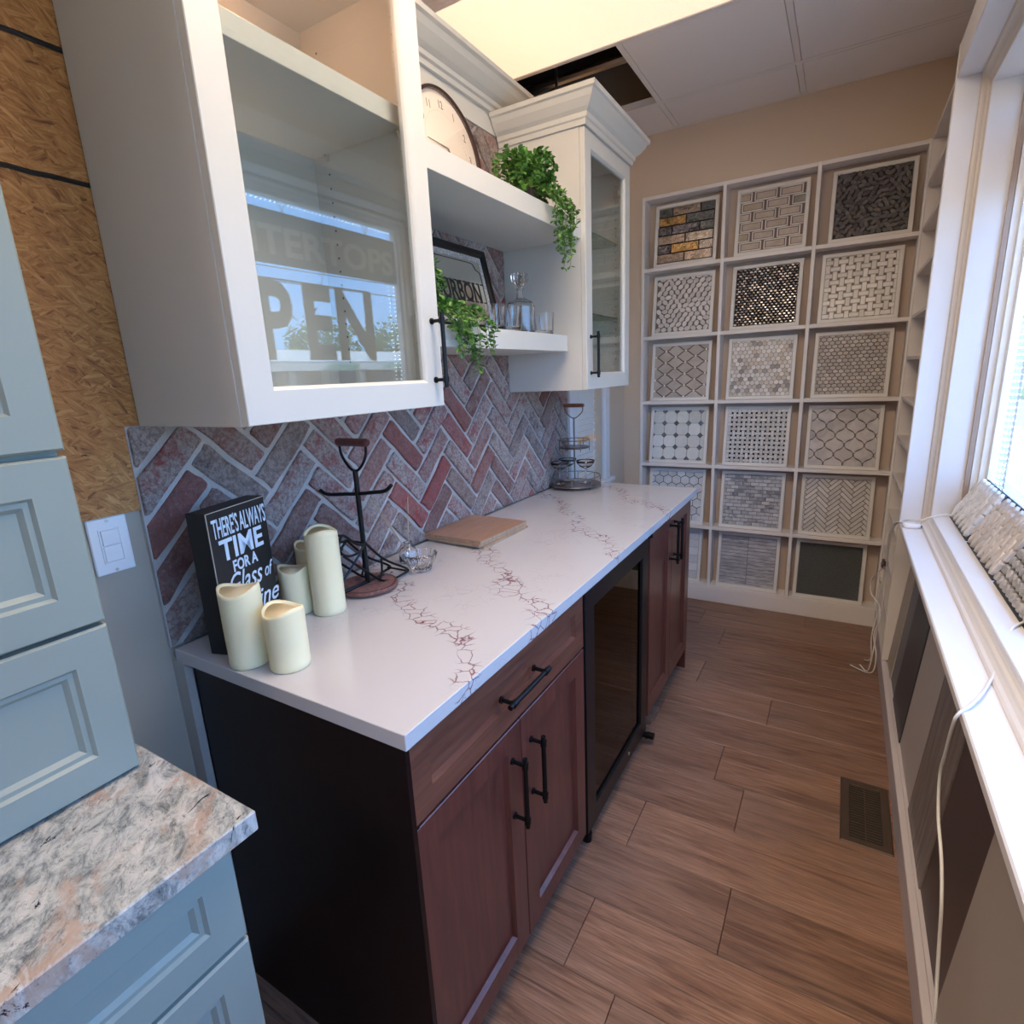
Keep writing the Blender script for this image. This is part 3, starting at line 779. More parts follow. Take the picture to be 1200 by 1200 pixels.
hm = [stone('hex_white', (.70, .66, .62), (.78, .75, .71), .3), stone('hex_cream', (.55, .48, .40), (.64, .57, .49), .3), stone('hex_grey', (.30, .28, .27), (.38, .36, .35), .3)]
hexes(b, .0248, hm, lambda i, j: rnd.choice([0, 0, 0, 0, 1, 1, 2]))
b = board(2, 3, 'small oval honeycomb stone mosaic in warm grey, right column third from the top', flat('grout_cocoa', (.13, .10, .09), .9), dx=-.009)
hg = [stone('warm_grey_a', (.42, .37, .34), (.52, .47, .44), .4), stone('warm_grey_b', (.48, .44, .40), (.60, .56, .52), .4)]
hexes(b, .0268, hg, lambda i, j: rnd.choice([0, 1]), .80, fill=.90, bev=.0025, name='oval_hexagon')
# row 2 ------------------------------------------------------------
b = board(0, 2, 'white octagon tile with slate grey diamond dots, left column fourth from the top', flat('grout_line', (.22, .22, .23), .9), dx=-.002)
om = [stone('octagon_white', (.70, .71, .67), (.76, .77, .73), .25)]; dmt = [stone('slate_diamond', (.10, .11, .13), (.19, .20, .22), .3, 30, 0, .8, 1.4)]
polys = []; dd = []; P_ = .0735
for i in range(-1, 6):
    for j in range(-1, 6):
        u = BI[0]+P_*(i+.42); v = BI[2]+P_*(j+.58); c_ = .0165; h_ = P_/2-.0009
        polys.append(([(u-h_+c_, v-h_), (u+h_-c_, v-h_), (u+h_, v-h_+c_), (u+h_, v+h_-c_), (u+h_-c_, v+h_), (u-h_+c_, v+h_), (u-h_, v+h_-c_), (u-h_, v-h_+c_)], 'o', 0))
        dd.append((ngon(u+P_/2, v+P_/2, c_-.0016, 4, 0), 'd', 0))
pieces(b, polys, om, bev=.0008, name='octagon_tile'); pieces(b, dd, dmt, bev=.0006, name='diamond_tile')
b = board(1, 2, 'white basketweave tile with bold black dots, middle column fourth from the top', flat('grout_mid', (.14, .14, .15), .9), dx=-.003)
basket(b, .0262, .0150, .0342, [stone('carrara', (.62, .61, .59), (.74, .73, .71), .25)], [flat('black_dot', (.012, .012, .014), .25)], .0098)
b = board(2, 2, 'grey marble lantern arabesque tile sample, right column fourth from the top', grout_m, dx=-.012)
am = [stone('lantern_marble', (.48, .46, .46), (.66, .63, .61), .14, 14, 0, .9, 1.1)]
polys = []; PX_, PY_ = .0925, .0935
def lantern(u, v):
    hw, hh = PX_/2-.0030, PY_/2-.0036
    prof = [(0, 1.0), (.10, .93), (.15, .82), (.22, .72), (.40, .58), (.66, .46), (.86, .34), (.97, .18), (1, 0)]
    rt = [(u+a*hw, v+b_*hh) for a, b_ in prof]; rb = [(u+a*hw, v-b_*hh) for a, b_ in prof[::-1]][1:]
    lb = [(u-a*hw, v-b_*hh) for a, b_ in prof][1:]; lt = [(u-a*hw, v+b_*hh) for a, b_ in prof[::-1]][1:-1]
    return rt+rb+lb+lt
for i in range(-1, 5):
    for j in range(-1, 9):
        polys.append((lantern(BI[0]+PX_*(i+(.5 if j % 2 else 0)+.28), BI[2]+PY_*.70*(j*.79+.12)), 'l', 0))
pieces(b, polys, am, th=.0045, bev=.0012, name='lantern_tile')
# row 1 ------------------------------------------------------------
b = board(0, 1, 'large white marble hexagon tile with dark grout, left column fifth from the top', flat('grout_char', (.06, .065, .075), .9), dx=-.006)
hexes(b, .0545, [stone('blue_white_marble', (.58, .60, .62), (.72, .74, .75), .25, 12, 0, .9, 1.1)], lambda i, j: 0, fill=.93)
b = board(1, 1, 'blue-grey marble brick mosaic, middle column fifth from the top', grout_g, dx=-.006)
gb = [stone('grey_marble_a', (.24, .24, .26), (.62, .62, .62), .25, 24, 0, .75, 1.15), stone('grey_marble_b', (.48, .48, .49), (.64, .63, .62), .25, 24, 0, .85, 1.15)]
polys = []
for j in range(14):
    for i in range(-1, 8):
        polys.append((rect(BI[0]+.0445*(i+(.5 if j % 2 else 0)+.3), BI[2]+H_*(j+.5)/14, .0425, H_/14-.0032), 'b', rnd.choice([0, 1])))
pieces(b, polys, gb, bev=.0007, name='marble_brick')
b = board(2, 1, 'white herringbone tile with brown grout, right column fifth from the top', flat('grout_choc', (.15, .115, .10), .9), dx=-.016)
polys = []; L2, W2 = .081, .0203; s = math.sqrt(.5)
for m_ in range(-6, 8):
    for k in range(-22, 24):
        for kind in (0, 1):
            ox, oy = k*W2+m_*L2, k*W2-m_*L2
            rc = rect(ox+L2/2, oy+W2/2, L2-.0032, W2-.0032) if kind == 0 else rect(ox+W2/2, oy+W2+L2/2, W2-.0032, L2-.0032)
            polys.append(([((p[0]-p[1])*s-.03, (p[0]+p[1])*s+.17) for p in rc], ('k', kind), 0))
pieces(b, polys, [stone('herring_white', (.64, .61, .58), (.74, .71, .68), .3)], bev=.0008, name='herringbone_tile', minarea=3e-5)
# row 0 ------------------------------------------------------------
b = board(0, 0, 'plain white stacked tile sample, left column bottom cell', flat('grout_pale', (.40, .42, .48), .9), dx=-.012)
polys = [(rect(BI[0]+W_*(i+.5)/3, BI[2]+H_*(j+.5)/6, W_/3-.002, H_/6-.002), 's', 0) for i in range(3) for j in range(6)]
pieces(b, polys, [stone('plain_white', (.68, .69, .72), (.74, .75, .77), .25)], name='white_tile')
b = board(1, 0, 'grey veined marble strip tile in two stacks, middle column bottom cell', flat('grout_slate', (.16, .165, .19), .9), dx=-.008)
polys = [(rect(BI[0]+W_*(i+.5)/2, BI[2]+H_*(j+.5)/14, W_/2-.0025, H_/14-.0022), 's', (i+j) % 2) for i in range(2) for j in range(14)]
vm = stone('veined_strip', (.30, .30, .33), (.60, .59, .60), .25, 6, 0, .85, 1.12, dist=2.5); vm.node_tree.nodes['Mapping'].inputs['Scale'].default_value = (1, 1, 7)
pieces(b, polys, [vm, vm], name='strip_tile')
b = board(2, 0, 'near-black raised penny mosaic, right column bottom cell', grout_d, dx=-.018)
polys = [(ngon(BI[0]+.0152*(i+(.5 if j % 2 else 0)), BI[2]+.0128*j, .0079, 6, math.pi/6), None, 0) for i in range(22) for j in range(26)]
pieces(b, polys, [flat('charcoal_penny', (.115, .125, .12), .30)], th=.006, bev=.003, name='penny_tile', stuff=True)

# ================================================================== SIDE RACK (window wall, beyond the window)
srack = thing('side_rack', 'narrow white shelf rack on the window wall beside the tile rack', 'rack', (1.5, 2.5, .1))
t = bm_(); box(t, 1.4535, XW, 2.862, 2.886, .104, 2.416, .002); box(t, 1.4535, XW-.001, 2.274, 2.292, .104, .79, .002); box(t, 1.4535, XW-.001, 2.0725, 2.09, .79, 2.416, .002); link('upright', t, rackpaint, srack)
t = bm_(); box(t, XW-.012, XW-.0005, 2.09, 2.862, .104, 2.41); link('rack_back', t, rackback, srack)
side_z = []
for k in range(13):
    zz = Z0r+PZr/2*k+.006; side_z.append(zz)
    y0_ = 2.292 if zz < .79 else 2.09
    t = bm_(); box(t, 1.454, XW-.012, y0_, 2.862, zz-.008, zz+.008, .0015); link('shelf', t, rackpaint, srack)
dark_chips = [stone('sample_slate', (.10, .09, .10), (.18, .16, .17), .4), stone('sample_beige', (.50, .42, .36), (.6, .52, .45), .4), stone('sample_plum', (.16, .10, .12), (.24, .16, .18), .4)]
SL = ['dark slate', 'beige stone', 'plum brown']
for k, lev, nm in [(2, 6, 'by the lantern tiles'), (0, 5, 'below the lantern tiles'), (1, 7, 'by the oval honeycomb'), (2, 8, 'above the oval honeycomb'), (0, 4, 'by the herringbone tiles')]:
    for q in range(2):
        yy = 2.70-.16*q
        t = bm_(); box(t, -.004, .004, -.05, .05, 0, .11, .001)
        o = link('sample_chip', t, dark_chips[(k+q) % 3]); o.location = (1.505+.0, yy, side_z[lev]+.0088); o.rotation_euler = (0, R(12), 0)
        tag(o, '%s chip on the side rack %s, %s' % (SL[(k+q) % 3], nm, 'nearer the corner' if q == 0 else 'nearer the window'), 'tile sample', 'loose chips on the side rack')

# ================================================================== LEANING SAMPLE BOARDS under the window
seams = [2.27, 2.10, 1.93, 1.618, 1.268, .958, .640, .325, .0, -.33, -.66]
pm = [painted('board_beige', (.46, .40, .33), .6), painted('board_slate', (.20, .20, .21), .5), painted('board_charcoal', (.06, .06, .068), .45), painted('board_pale', (.50, .45, .42), .6), None, painted('board_espresso', (.075, .052, .052), .45), painted('board_sand', (.44, .38, .33), .6), painted('board_greige', (.50, .46, .42), .6), painted('board_tan2', (.40, .33, .28), .6), painted('board_dusk', (.24, .22, .22), .6)]
m, n, l, b_ = newmat('board_driftwood'); v = coords(n, l, (1, 12, 1)); g = noise(n, l, v, 5, 6, .6, .4); l.new(ramp(n, l, g, [(.3, (.13, .105, .10)), (.7, (.30, .26, .245))]), b_.inputs['Base Color']); b_.inputs['Roughness'].default_value = .5; pm[4] = m
pl = ['beige sample board, farthest under the window by the rack corner', 'slate grey sample board second from the rack corner', 'charcoal sample board, darkest cool grey under the sill', 'pale putty sample board right of the charcoal one', 'streaky grey-brown wood-look sample board under the sill', 'dark espresso sample board under the sill', 'sand coloured sample board, nearest one with a seam', 'greige sample board nearest the camera', 'tan sample board behind the camera end', 'dusky sample board behind the camera end, last']
for i in range(len(seams)-1):
    y1_, y0_ = seams[i]-.0015, seams[i+1]+.0015
    t = bm_(); box(t, -.005, .005, y0_, y1_, 0, .688, .001)
    if i == 4:
        for q in range(1, 4): pass
    o = link('sample_board', t, pm[i]); o.location = (1.482+(.004 if i % 2 else 0), 0, .1025); o.rotation_euler = (0, R(4.6), 0)
    tag(o, pl[i], 'sample board', 'boards leaning under the window')

# ================================================================== BASE CABINETS
def bar_pull(parent, p0, p1, out, r=.0058, name='handle'):
    """bar handle between p0 and p1 standing off along out"""
    p0, p1, out = Vector(p0), Vector(p1), Vector(out); d = (p1-p0).normalized(); t = bm_()
    tube(t, [p0+out, p1+out], r, 12)
    for q in (p0+d*.018, p1-d*.018):
        tube(t, [q, q+out], r*.8, 10); tube(t, [q-out*0, q+out*.12], r*1.4, 12)
        tube(t, [q+out-d*.007, q+out+d*.007], r*1.35, 12)
    return link(name, t, black_metal, parent, smooth=False)
def shaker(parent, name, y0, y1, z0, z1, xf, mat, stile=.057, th=.019, depth=.011, bead=.006, pmat=None):
    t = bm_(); rectloops(t, 'x', (y0, y1, z0, z1), [(0, xf-th), (0, xf-.0015), (.0015, xf), (stile, xf), (stile+bead, xf-depth), (stile+bead, xf-th)], closed=True)
    d = link(name, t, mat, parent)
    t = bm_(); box(t, xf-th+.002, xf-depth+.0004, y0+stile+bead-.001, y1-stile-bead+.001, z0+stile+bead-.001, z1-stile-bead+.001)
    link('door_panel' if 'door' in name else 'drawer_panel', t, pmat or mat, d); return d
XF = .632
bc1 = thing('base_cabinet', 'dark cherry base cabinet with one drawer over two doors at the near end', 'cabinet', (.3, .39, 0), group=None)
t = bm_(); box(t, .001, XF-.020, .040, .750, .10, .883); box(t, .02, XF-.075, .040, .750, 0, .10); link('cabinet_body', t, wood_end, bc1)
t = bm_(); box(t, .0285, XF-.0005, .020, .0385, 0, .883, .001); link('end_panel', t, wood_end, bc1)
dw = shaker(bc1, 'drawer', .030, .748, .706, .876, XF, wood_drawer, stile=.050)
bar_pull(dw, (XF, .295, .790), (XF, .475, .790), (.034, 0, 0))
for a, b_, hy in ((.030, .3865, .345), (.3895, .748, .432)):
    d = shaker(bc1, 'door', a, b_, .075, .699, XF, wood_red); bar_pull(d, (XF, hy+.0, .455), (XF, hy+.0, .635), (.034, 0, 0))
# wine fridge
fg = thing('wine_fridge', 'black undercounter drinks fridge with a tinted glass door', 'fridge', (.32, 1.05, 0))
t = bm_(); rectloops(t, 'x', (.757, 1.352, .055, .868), [(0, .03), (0, XF-.045), (.02, XF-.045), (.02, .06)], fill1=True); link('fridge_body', t, black_mat, fg)
t = bm_(); box(t, .05, XF-.06, .765, 1.345, .012, .054); link('fridge_plinth', t, black_mat, fg)
t = bm_(); rectloops(t, 'x', (.760, 1.349, .058, .866), [(0, XF-.040), (0, XF-.001), (.002, XF+.001), (.066, XF+.001), (.068, XF-.004), (.070, XF-.038)], closed=True); fd = link('door_frame', t, black_gloss, fg)
# lower rail is deeper than the others
t = bm_(); box(t, XF-.030, XF-.008, .83, 1.28, .126, .80); link('door_glass', t, fridge_glass, fd)
t = bm_(); tube(t, [(XF, 1.14, .092), (XF+.0035, 1.14, .092)], .006, 14); link('door_lock', t, chrome, fd)
for zz in (.21, .34, .47, .60, .72):
    t = bm_()
    for k in range(12): tube(t, [(.08, .80+.045*k, zz), (XF-.07, .80+.045*k, zz)], .002, 4)
    tube(t, [(XF-.07, .785, zz), (XF-.07, 1.32, zz)], .004, 5); link('rack_shelf', t, chrome, fg)
for yy, zz in ((1.357, .875), (1.357, .046)):
    t = bm_(); box(t, XF-.03, XF+.010, 1.325, 1.353, zz-.010, zz+.002, .002); tube(t, [(XF+.008, 1.338, zz-.012), (XF+.008, 1.338, zz+.004)], .012, 10)
    if zz < .5: tube(t, [(XF+.012, 1.342, zz-.004), (XF+.034, 1.342, zz-.004)], .014, 12)
    link('door_hinge', t, black_metal, fg)
t = bm_(); tube(t, [(XF-.02, .80, .0), (XF-.02, .80, .03)], .016, 10); link('fridge_foot', t, black_metal, fg)
t = bm_(); rectloops(t, 'z', (.25, .46, .84, .99), [(0, .0), (0, .012)]); o = link('booklet', t, flat('paper_white', (.85, .85, .88), .5)); o.location = (0, 0, .4745)
tag(o, 'white booklet lying on a rack inside the drinks fridge', 'booklet')
bc2 = thing('base_cabinet', 'dark cherry base cabinet with two narrow doors at the far end', 'cabinet', (.3, 1.67, 0))
t = bm_(); box(t, .001, XF-.020, 1.372, 1.992, .10, .883); box(t, .02, XF-.075, 1.372, 1.992, 0, .10); link('cabinet_body', t, wood_end, bc2)
t = bm_(); box(t, .001, XF-.0005, 1.9925, 2.004, 0, .883); link('end_panel', t, wood_red, bc2)
t = bm_(); box(t, .003, XF-.020, 1.3575, 1.3715, 0, .883); link('filler_panel', t, wood_red, bc2)
for a, b_, hy in ((1.372, 1.6805, 1.650), (1.6835, 1.992, 1.714)):
    d = shaker(bc2, 'door', a, b_, .105, .872, XF, wood_red, stile=.057); bar_pull(d, (XF, hy, .665), (XF, hy, .845), (.034, 0, 0))
t = bm_(); box(t, .0065, .6563, 0.0, 2.017, .884, .914, .0012)
ct = link('quartz_countertop', t, quartz); tag(ct, 'white quartz worktop with thin red crackle veins', 'countertop')

# ================================================================== UPPER CABINETS
def glass_cabinet(label, y0, y1, hinge_right, shelves, shelf_mat, handle_y, shelf_th, z1=2.285):
    c = thing('wall_cabinet', label, 'cabinet', (.17, (y0+y1)/2, 1.387)); z0 = 1.387; xb, xf = .002, .331; T = .018
    for a, b_ in ((y0, y0+T), (y1-T, y1)):
        t = bm_(); box(t, xb, xf, a, b_, z0, z1); link('side_panel', t, whitecab, c)
    t = bm_(); box(t, xb, xf, y0+T, y1-T, z0, z0+T); link('bottom_panel', t, whitecab, c)
    t = bm_(); box(t, xb, xf, y0+T, y1-T, z1-T, z1); link('top_panel', t, whitecab, c)
    t = bm_(); box(t, xb, xb+.008, y0+T, y1-T, z0+T, z1-T); link('back_panel', t, whitecab, c)
    t = bm_()
    for yy in (y0+T+.0004, y1-T-.0004):
        for xx in (.055, .295):
            zz = z0+.12
            while zz < z1-.08:
                lathe(t, [(.0028, -.0003), (.0028, .0003)], 6, (0, 0, 0))
                for v in t.verts[-12:] if False else []: pass
                zz += .032
    t.free(); t = bm_()
    for yy in (y0+T+.0003, y1-T-.0003):
        for xx in (.060, .295):
            zz = z0+.12
            while zz < z1-.06: prism(t, ngon(xx, zz, .0027, 6), 'y', yy-.0002, yy+.0002); zz += .032
    o = link('shelf_pin_holes', t, darkvoid, c); o['kind'] = 'stuff'
    for zs in shelves:
        t = bm_(); box(t, xb+.012, .305, y0+T+.002, y1-T-.002, zs-shelf_th, zs, .001); link('shelf', t, shelf_mat, c)
        for xx in (.06, .29):
            t = bm_(); tube(t, [(xx, y1-T-.012, zs-shelf_th-.002), (xx, y1-T, zs-shelf_th-.002)], .003, 6); tube(t, [(xx, y1-T-.003, zs-shelf_th-.0015), (xx, y1-T-.003, zs-shelf_th-.014)], [.006, .002], 6); link('shelf_pin', t, chrome, c)
    # framed glass door
    X = .351; th = .019; st = .056
    t = bm_(); rectloops(t, 'x', (y0+.0015, y1-.0015, z0+.001, z1-.003), [(0, X-th), (0, X-.0015), (.0015, X), (st, X), (st+.004, X-.004), (st+.007, X-.009), (st+.007, X-th)], closed=True)
    d = link('door', t, whitecab, c)
    t = bm_(); box(t, X-.015, X-.011, y0+st+.004, y1-st-.004, z0+st+.004, z1-st-.006); link('door_glass', t, cab_glass, d)
    bar_pull(d, (X, handle_y, 1.432), (X, handle_y, 1.602), (.032, 0, 0), r=.0052)
    return c
wc1 = glass_cabinet('white wall cabinet with wide glass door, nearest the camera', .024, .563, False, [2.037], whitecab, .533, .040)
wc2 = glass_cabinet('small white glass-door wall cabinet with crown molding at the far end', 1.462, 1.947, True, [1.985, 1.683], shelf_glass, 1.500, .006)
t = bm_(); box(t, .292, .318, 1.905, 1.928, 2.165, 2.19, .002); tube(t, [(.318, 1.915, 2.178), (.33, 1.90, 2.178)], .016, 12); link('door_hinge', t, chrome, wc2)
t = bm_(); crown(t, [(.008, 1.462), (.351, 1.462), (.351, 1.947), (.008, 1.947)], CROWN, 2.283); box(t, .01, .35, 1.465, 1.945, 2.30, 2.306); link('crown_molding', t, whitecab, wc2)
t = bm_(); crown(t, [(.005, .024), (.351, .024), (.351, .563), (.005, .563)], CROWN, 2.283); link('crown_molding', t, whitecab, wc1)
# small puck lamps: inside the top of the near cabinet
t = bm_(); lathe(t, [(.026, 0), (.026, .006), (.0, .0061)], 20, (.17, .30, 2.26)); link('puck_lamp', t, flat('puck_glow', (1, .9, .7), .4, emit=(1, .58, .30), es=3), wc1)
pd = bpy.data.lights.new('puck_lamp_light', 'POINT'); pd.energy = .8; pd.color = (1, .50, .26); pd.shadow_soft_size = .03
po = bpy.data.objects.new('puck_lamp_light', pd); col.objects.link(po); po.location = (.17, .30, 2.235)
t = bm_(); lathe(t, [(0, 0), (.04, 0), (.042, .05), (.036, .052), (.034, .03), (0, .03)], 20, (.20, .50, 2.286)); ul = link('added_uplight_housing', t, black_metal, wc1)  # warm lamp added out of sight for a glow on clock, crown and ceiling
t = bm_(); lathe(t, [(.0, .046), (.033, .046), (.0, .050)], 16, (.20, .50, 2.286)); link('added_uplight_lens', t, MATS['puck_glow'], ul)
pd2 = bpy.data.lights.new('added_uplight', 'POINT'); pd2.energy = 1.9; pd2.color = (1, .55, .28); pd2.shadow_soft_size = .04
po2 = bpy.data.objects.new('added_uplight', pd2); col.objects.link(po2); po2.location = (.20, .52, 2.42)
# ---- floating shelves
t = bm_(); box(t, .008, .331, .5635, 1.4615, 1.925, 1.983, .001); up = link('floating_shelf', t, whitecab); tag(up, 'thick white upper shelf between the two glass cabinets', 'shelf', None)
t = bm_(); box(t, .008, .283, .5635, 1.4385, 1.534, 1.592, .001); lo = link('floating_shelf', t, whitecab); tag(lo, 'thick white lower shelf, shallower, holding decanter and tumblers', 'shelf', None)

# ================================================================== BLUE-GREEN DISPLAY AT THE LEFT
gt = bm_(); box(gt, -.010, .584, -1.75, -.2085, .884, .914, .002); g_ = link('granite_countertop', gt, granite); tag(g_, 'mottled grey and cream granite worktop on blue-green cabinets', 'countertop')
def raised(parent, name, y0, y1, z0, z1, xf, mat):
    t = bm_(); s_ = .046
    rectloops(t, 'x', (y0, y1, z0, z1), [(0, xf-.019), (0, xf-.004), (.003, xf), (s_, xf), (s_+.004, xf-.005), (s_+.010, xf-.005), (s_+.016, xf-.011), (s_+.016, xf-.019)], closed=True)
    d = link(name, t, mat, parent)
    t = bm_(); box(t, xf-.018, xf-.0108, y0+s_+.015, y1-s_-.015, z0+s_+.015, z1-s_-.015); link('front_panel', t, mat, d); return d
bb_ = thing('base_cabinet', 'blue-green painted drawer base under the granite', 'cabinet', (.27, -.85, 0))
t = bm_(); box(t, 0.0, .532, -1.72, -.2305, .10, .883); box(t, .02, .47, -1.72, -.2305, 0, .10); link('cabinet_body', t, bluecab, bb_)
for z0, z1 in ((.718, .874), (.42, .710), (.112, .412)):
    raised(bb_, 'drawer', -.99, -.232, z0, z1, .553, bluecab); raised(bb_, 'drawer', -1.70, -.996, z0, z1, .553, bluecab)
ub = thing('drawer_tower', 'blue-green painted cabinet of drawers and a door standing on the granite', 'cabinet', (.17, -.6, .914))
t = bm_(); box(t, 0.0, .334, -.96, -.2385, .9145, 2.35); link('cabinet_body', t, bluecab, ub)
for z0, z1, nm in ((.9185, 1.1445, 'drawer'), (1.150, 1.3765, 'drawer'), (1.384, 2.33, 'door')):
    raised(ub, nm, -.955, -.2355, z0, z1, .354, bluecab)

# ---- light switch
swt = thing('light_switch', 'white double rocker light switch on the grey wall', 'switch', (-.004, -.065, 1.165))
t = bm_(); box(t, -.0158, -.0095, -.099, -.030, 1.108, 1.2205, .002); link('switch_plate', t, plastic_w, swt)
t = bm_(); rectloops(t, 'x', (-.083, -.046, 1.130, 1.199), [(0, -.0095), (0, -.0075), (.002, -.0075), (.002, -.009)], fill1=True); link('rocker_frame', t, plastic_w, swt)
t = bm_(); box(t, -.009, -.0045, -.080, -.049, 1.166, 1.196, .001); link('rocker', t, plastic_w, swt)
t = bm_(); box(t, -.009, -.0060, -.080, -.049, 1.133, 1.1645, .001); link('rocker', t, plastic_w, swt)
for zz in (1.1145, 1.2135):
    t = bm_(); tube(t, [(-.0095, -.0645, zz), (-.0085, -.0645, zz)], .003, 8); link('screw', t, chrome, swt)
# ---- floor vent
vt = thing('floor_vent', 'brown metal floor register beside the window baseboard', 'vent', (1.378, 1.32, 0))
vm_ = flat('vent_bronze', (.11, .075, .055), .45, .5)
t = bm_(); rectloops(t, 'z', (1.306, 1.448, 1.165, 1.478), [(0, .0005), (.004, .004), (.026, .004), (.028, .0008), (.028, .0005)], closed=True); link('vent_frame', t, vm_, vt)
t = bm_(); box(t, 1.333, 1.421, 1.192, 1.451, .0004, .0009); link('vent_recess', t, darkvoid, vt)
for k in range(21):
    t = bm_(); yy = 1.199+k*.0122; box(t, 1.335, 1.419, yy, yy+.0045, .001, .0034); link('slat', t, vm_, vt)
t = bm_(); box(t, 1.3755, 1.3785, 1.193, 1.450, .001, .0036); link('vent_bar', t, vm_, vt)

# ================================================================== THINGS ON THE WORKTOP
ZC = .9145
# sign block
cs = thing('box_sign', 'black wooden box sign with white lettering leaning space behind the candles', 'sign', (.12, .12, ZC))
cs['label'] = 'black wooden box sign with white lettering about time for wine'
ang = math.atan2(.19, -.085)   # the lettered face runs from the near corner back towards the bricks
p0 = Vector((.150, .036, ZC)); dr = Vector((-.40, .917, 0)).normalized(); dn_ = Vector((dr.y, -dr.x, 0)); wS, hS, dS = .205, .302, .046
dr = Vector((-.30, .954, 0)).normalized(); dn_ = Vector((dr.y, -dr.x, 0)); wS = .175
Mt = Matrix(((dr.x, -dn_.x, 0), (dr.y, -dn_.y, 0), (0, 0, 1))).to_4x4(); Mt.translation = p0
t = bm_(); box(t, 0, wS, 0, dS, 0, hS, .0015); bmesh.ops.transform(t, matrix=Mt, verts=t.verts); bx_ = link('sign_box', t, black_mat, cs)
t = bm_(); box(t, .0008, wS-.0008, -.0006, .0006, hS-.0026, hS-.0010); box(t, .0008, .0024, -.0006, .0006, .001, hS-.001); bmesh.ops.transform(t, matrix=Mt, verts=t.verts); link('worn_edge', t, flat('bare_edge', (.50, .42, .33), .8), bx_)
def sgn(body, size, v, sx, bold, shear=0, u=None, nm='lettering'):
    o_ = p0+dr*(wS/2 if u is None else u)+Vector((0, 0, v))+dn_*.0006
    return text_mesh(body, size, lettering, nm, bx_, on_plane(o_, dr, (0, 0, 1)), bold, .0004, 'CENTER', sx, shear)
sgn("THERE'S", .056, .246, .365, .0006, u=.048); sgn("ALWAYS", .056, .246, .375, .0006, u=.130); sgn("TIME", .062, .196, .98, .0014)
sgn("FOR A", .034, .165, .78, .0008); sgn("Glass", .066, .117, .74, .0002, .4, u=.076); sgn("of", .046, .122, .62, .0002, .4, u=.150); sgn("Wine", .062, .060, .95, .0002, .4, u=.108)
# candles
wax = flat('ivory_wax', (.84, .75, .48), .42); wax.node_tree.nodes['Principled BSDF'].inputs['Subsurface Weight'].default_value = .25
wax.node_tree.nodes['Principled BSDF'].inputs['Subsurface Radius'].default_value = (.02, .014, .006)
wax_in = flat('wax_hollow', (.80, .66, .42), .5)
def candle(x, y, r_, h, ph, label, amp=.007):
    c = thing('candle', label, 'candle', (x, y, ZC), group='flameless pillar candles')
    def fn(r1, z, a):
        zz = z
        if z > .01: zz = z + amp*math.sin(2*a+ph)*min(1, max(0, (z-.0)/h))**8
        return r1*(1+.006*math.sin(3*a+ph)), zz
    t = bm_(); lathe(t, [(0, 0), (r_*.96, 0), (r_, .004), (r_, .014), (r_*.985, .016), (r_, h*.5), (r_, h*.94), (r_*.985, h), (r_*.90, h-.001), (r_*.86, h-.008)], 36, (x, y, ZC), fn); link('candle_body', t, wax, c, smooth=True)
    t = bm_(); lathe(t, [(r_*.865, h-.006), (r_*.80, h-.022), (r_*.35, h-.028), (0, h-.028)], 36, (x, y, ZC), lambda r1, z, a: (r1, z+(amp*math.sin(2*a+ph) if r1 > r_*.84 else 0))); link('candle_hollow', t, wax_in, c, smooth=True)
    t = bm_(); tube(t, [(x, y, ZC+h-.028), (x+.001, y, ZC+h-.014)], .0012, 5); link('wick', t, black_mat, c)
candle(.214, .040, .0385, .160, .4, 'ivory pillar candle in front of the lettered box, left of the shortest')
candle(.302, .068, .0385, .122, 1.6, 'shortest ivory pillar candle at the front right of the group')
candle(.165, .290, .0385, .205, 2.6, 'tallest ivory pillar candle beside the black metal rack')
candle(.094, .255, .036, .115, .2, 'medium ivory pillar candle right behind the box sign edge')
candle(.046, .345, .036, .142, 1.0, 'ivory pillar candle at the back, half hidden by the tallest one')
# wine caddy
wc = thing('bottle_caddy', 'black iron bottle caddy with wooden D-handle on a woven round base', 'caddy', (.143, .44, ZC))
cxx, cyy = .143, .440
rattan = stone('woven_rattan', (.12, .045, .035), (.24, .10, .075), .6, 80, .4)
t = bm_(); lathe(t, [(0, 0), (.070, 0), (.078, .004), (.080, .010), (.076, .016), (.070, .014), (0, .013)], 40, (cxx, cyy, ZC))
wb = link('base', t, rattan, wc)
t = bm_()
for k in range(-12, 13):
    o_ = k*.0056; L = math.sqrt(max(.070**2-o_*o_, 0))
    if L > .01: tube(t, [(cxx+o_, cyy-L, ZC+.0155), (cxx+o_, cyy+L, ZC+.0155)], .0016, 4)
o = link('base_weave', t, rattan, wb); o['kind'] = 'stuff'
t = bm_(); tube(t, [(cxx, cyy, ZC+.012), (cxx, cyy, 1.235)], .0068, 12); link('pole', t, black_metal, wc)
t = bm_(); tube(t, smooth_path([(cxx-.135, cyy-.005, 1.176), (cxx-.110, cyy-.003, 1.166), (cxx-.05, cyy, 1.170), (cxx, cyy, 1.174), (cxx+.05, cyy, 1.181), (cxx+.095, cyy+.001, 1.188), (cxx+.118, cyy+.001, 1.204)], 4), .0050, 8); link('cross_arm', t, black_metal, wc)
t = bm_(); tube(t, smooth_path([(cxx-.046, cyy, 1.305), (cxx-.043, cyy, 1.275), (cxx-.022, cyy, 1.245), (cxx, cyy, 1.234), (cxx+.022, cyy, 1.245), (cxx+.043, cyy, 1.275), (cxx+.046, cyy, 1.305)], 5), .0036, 8); link('handle_bow', t, black_metal, wc)
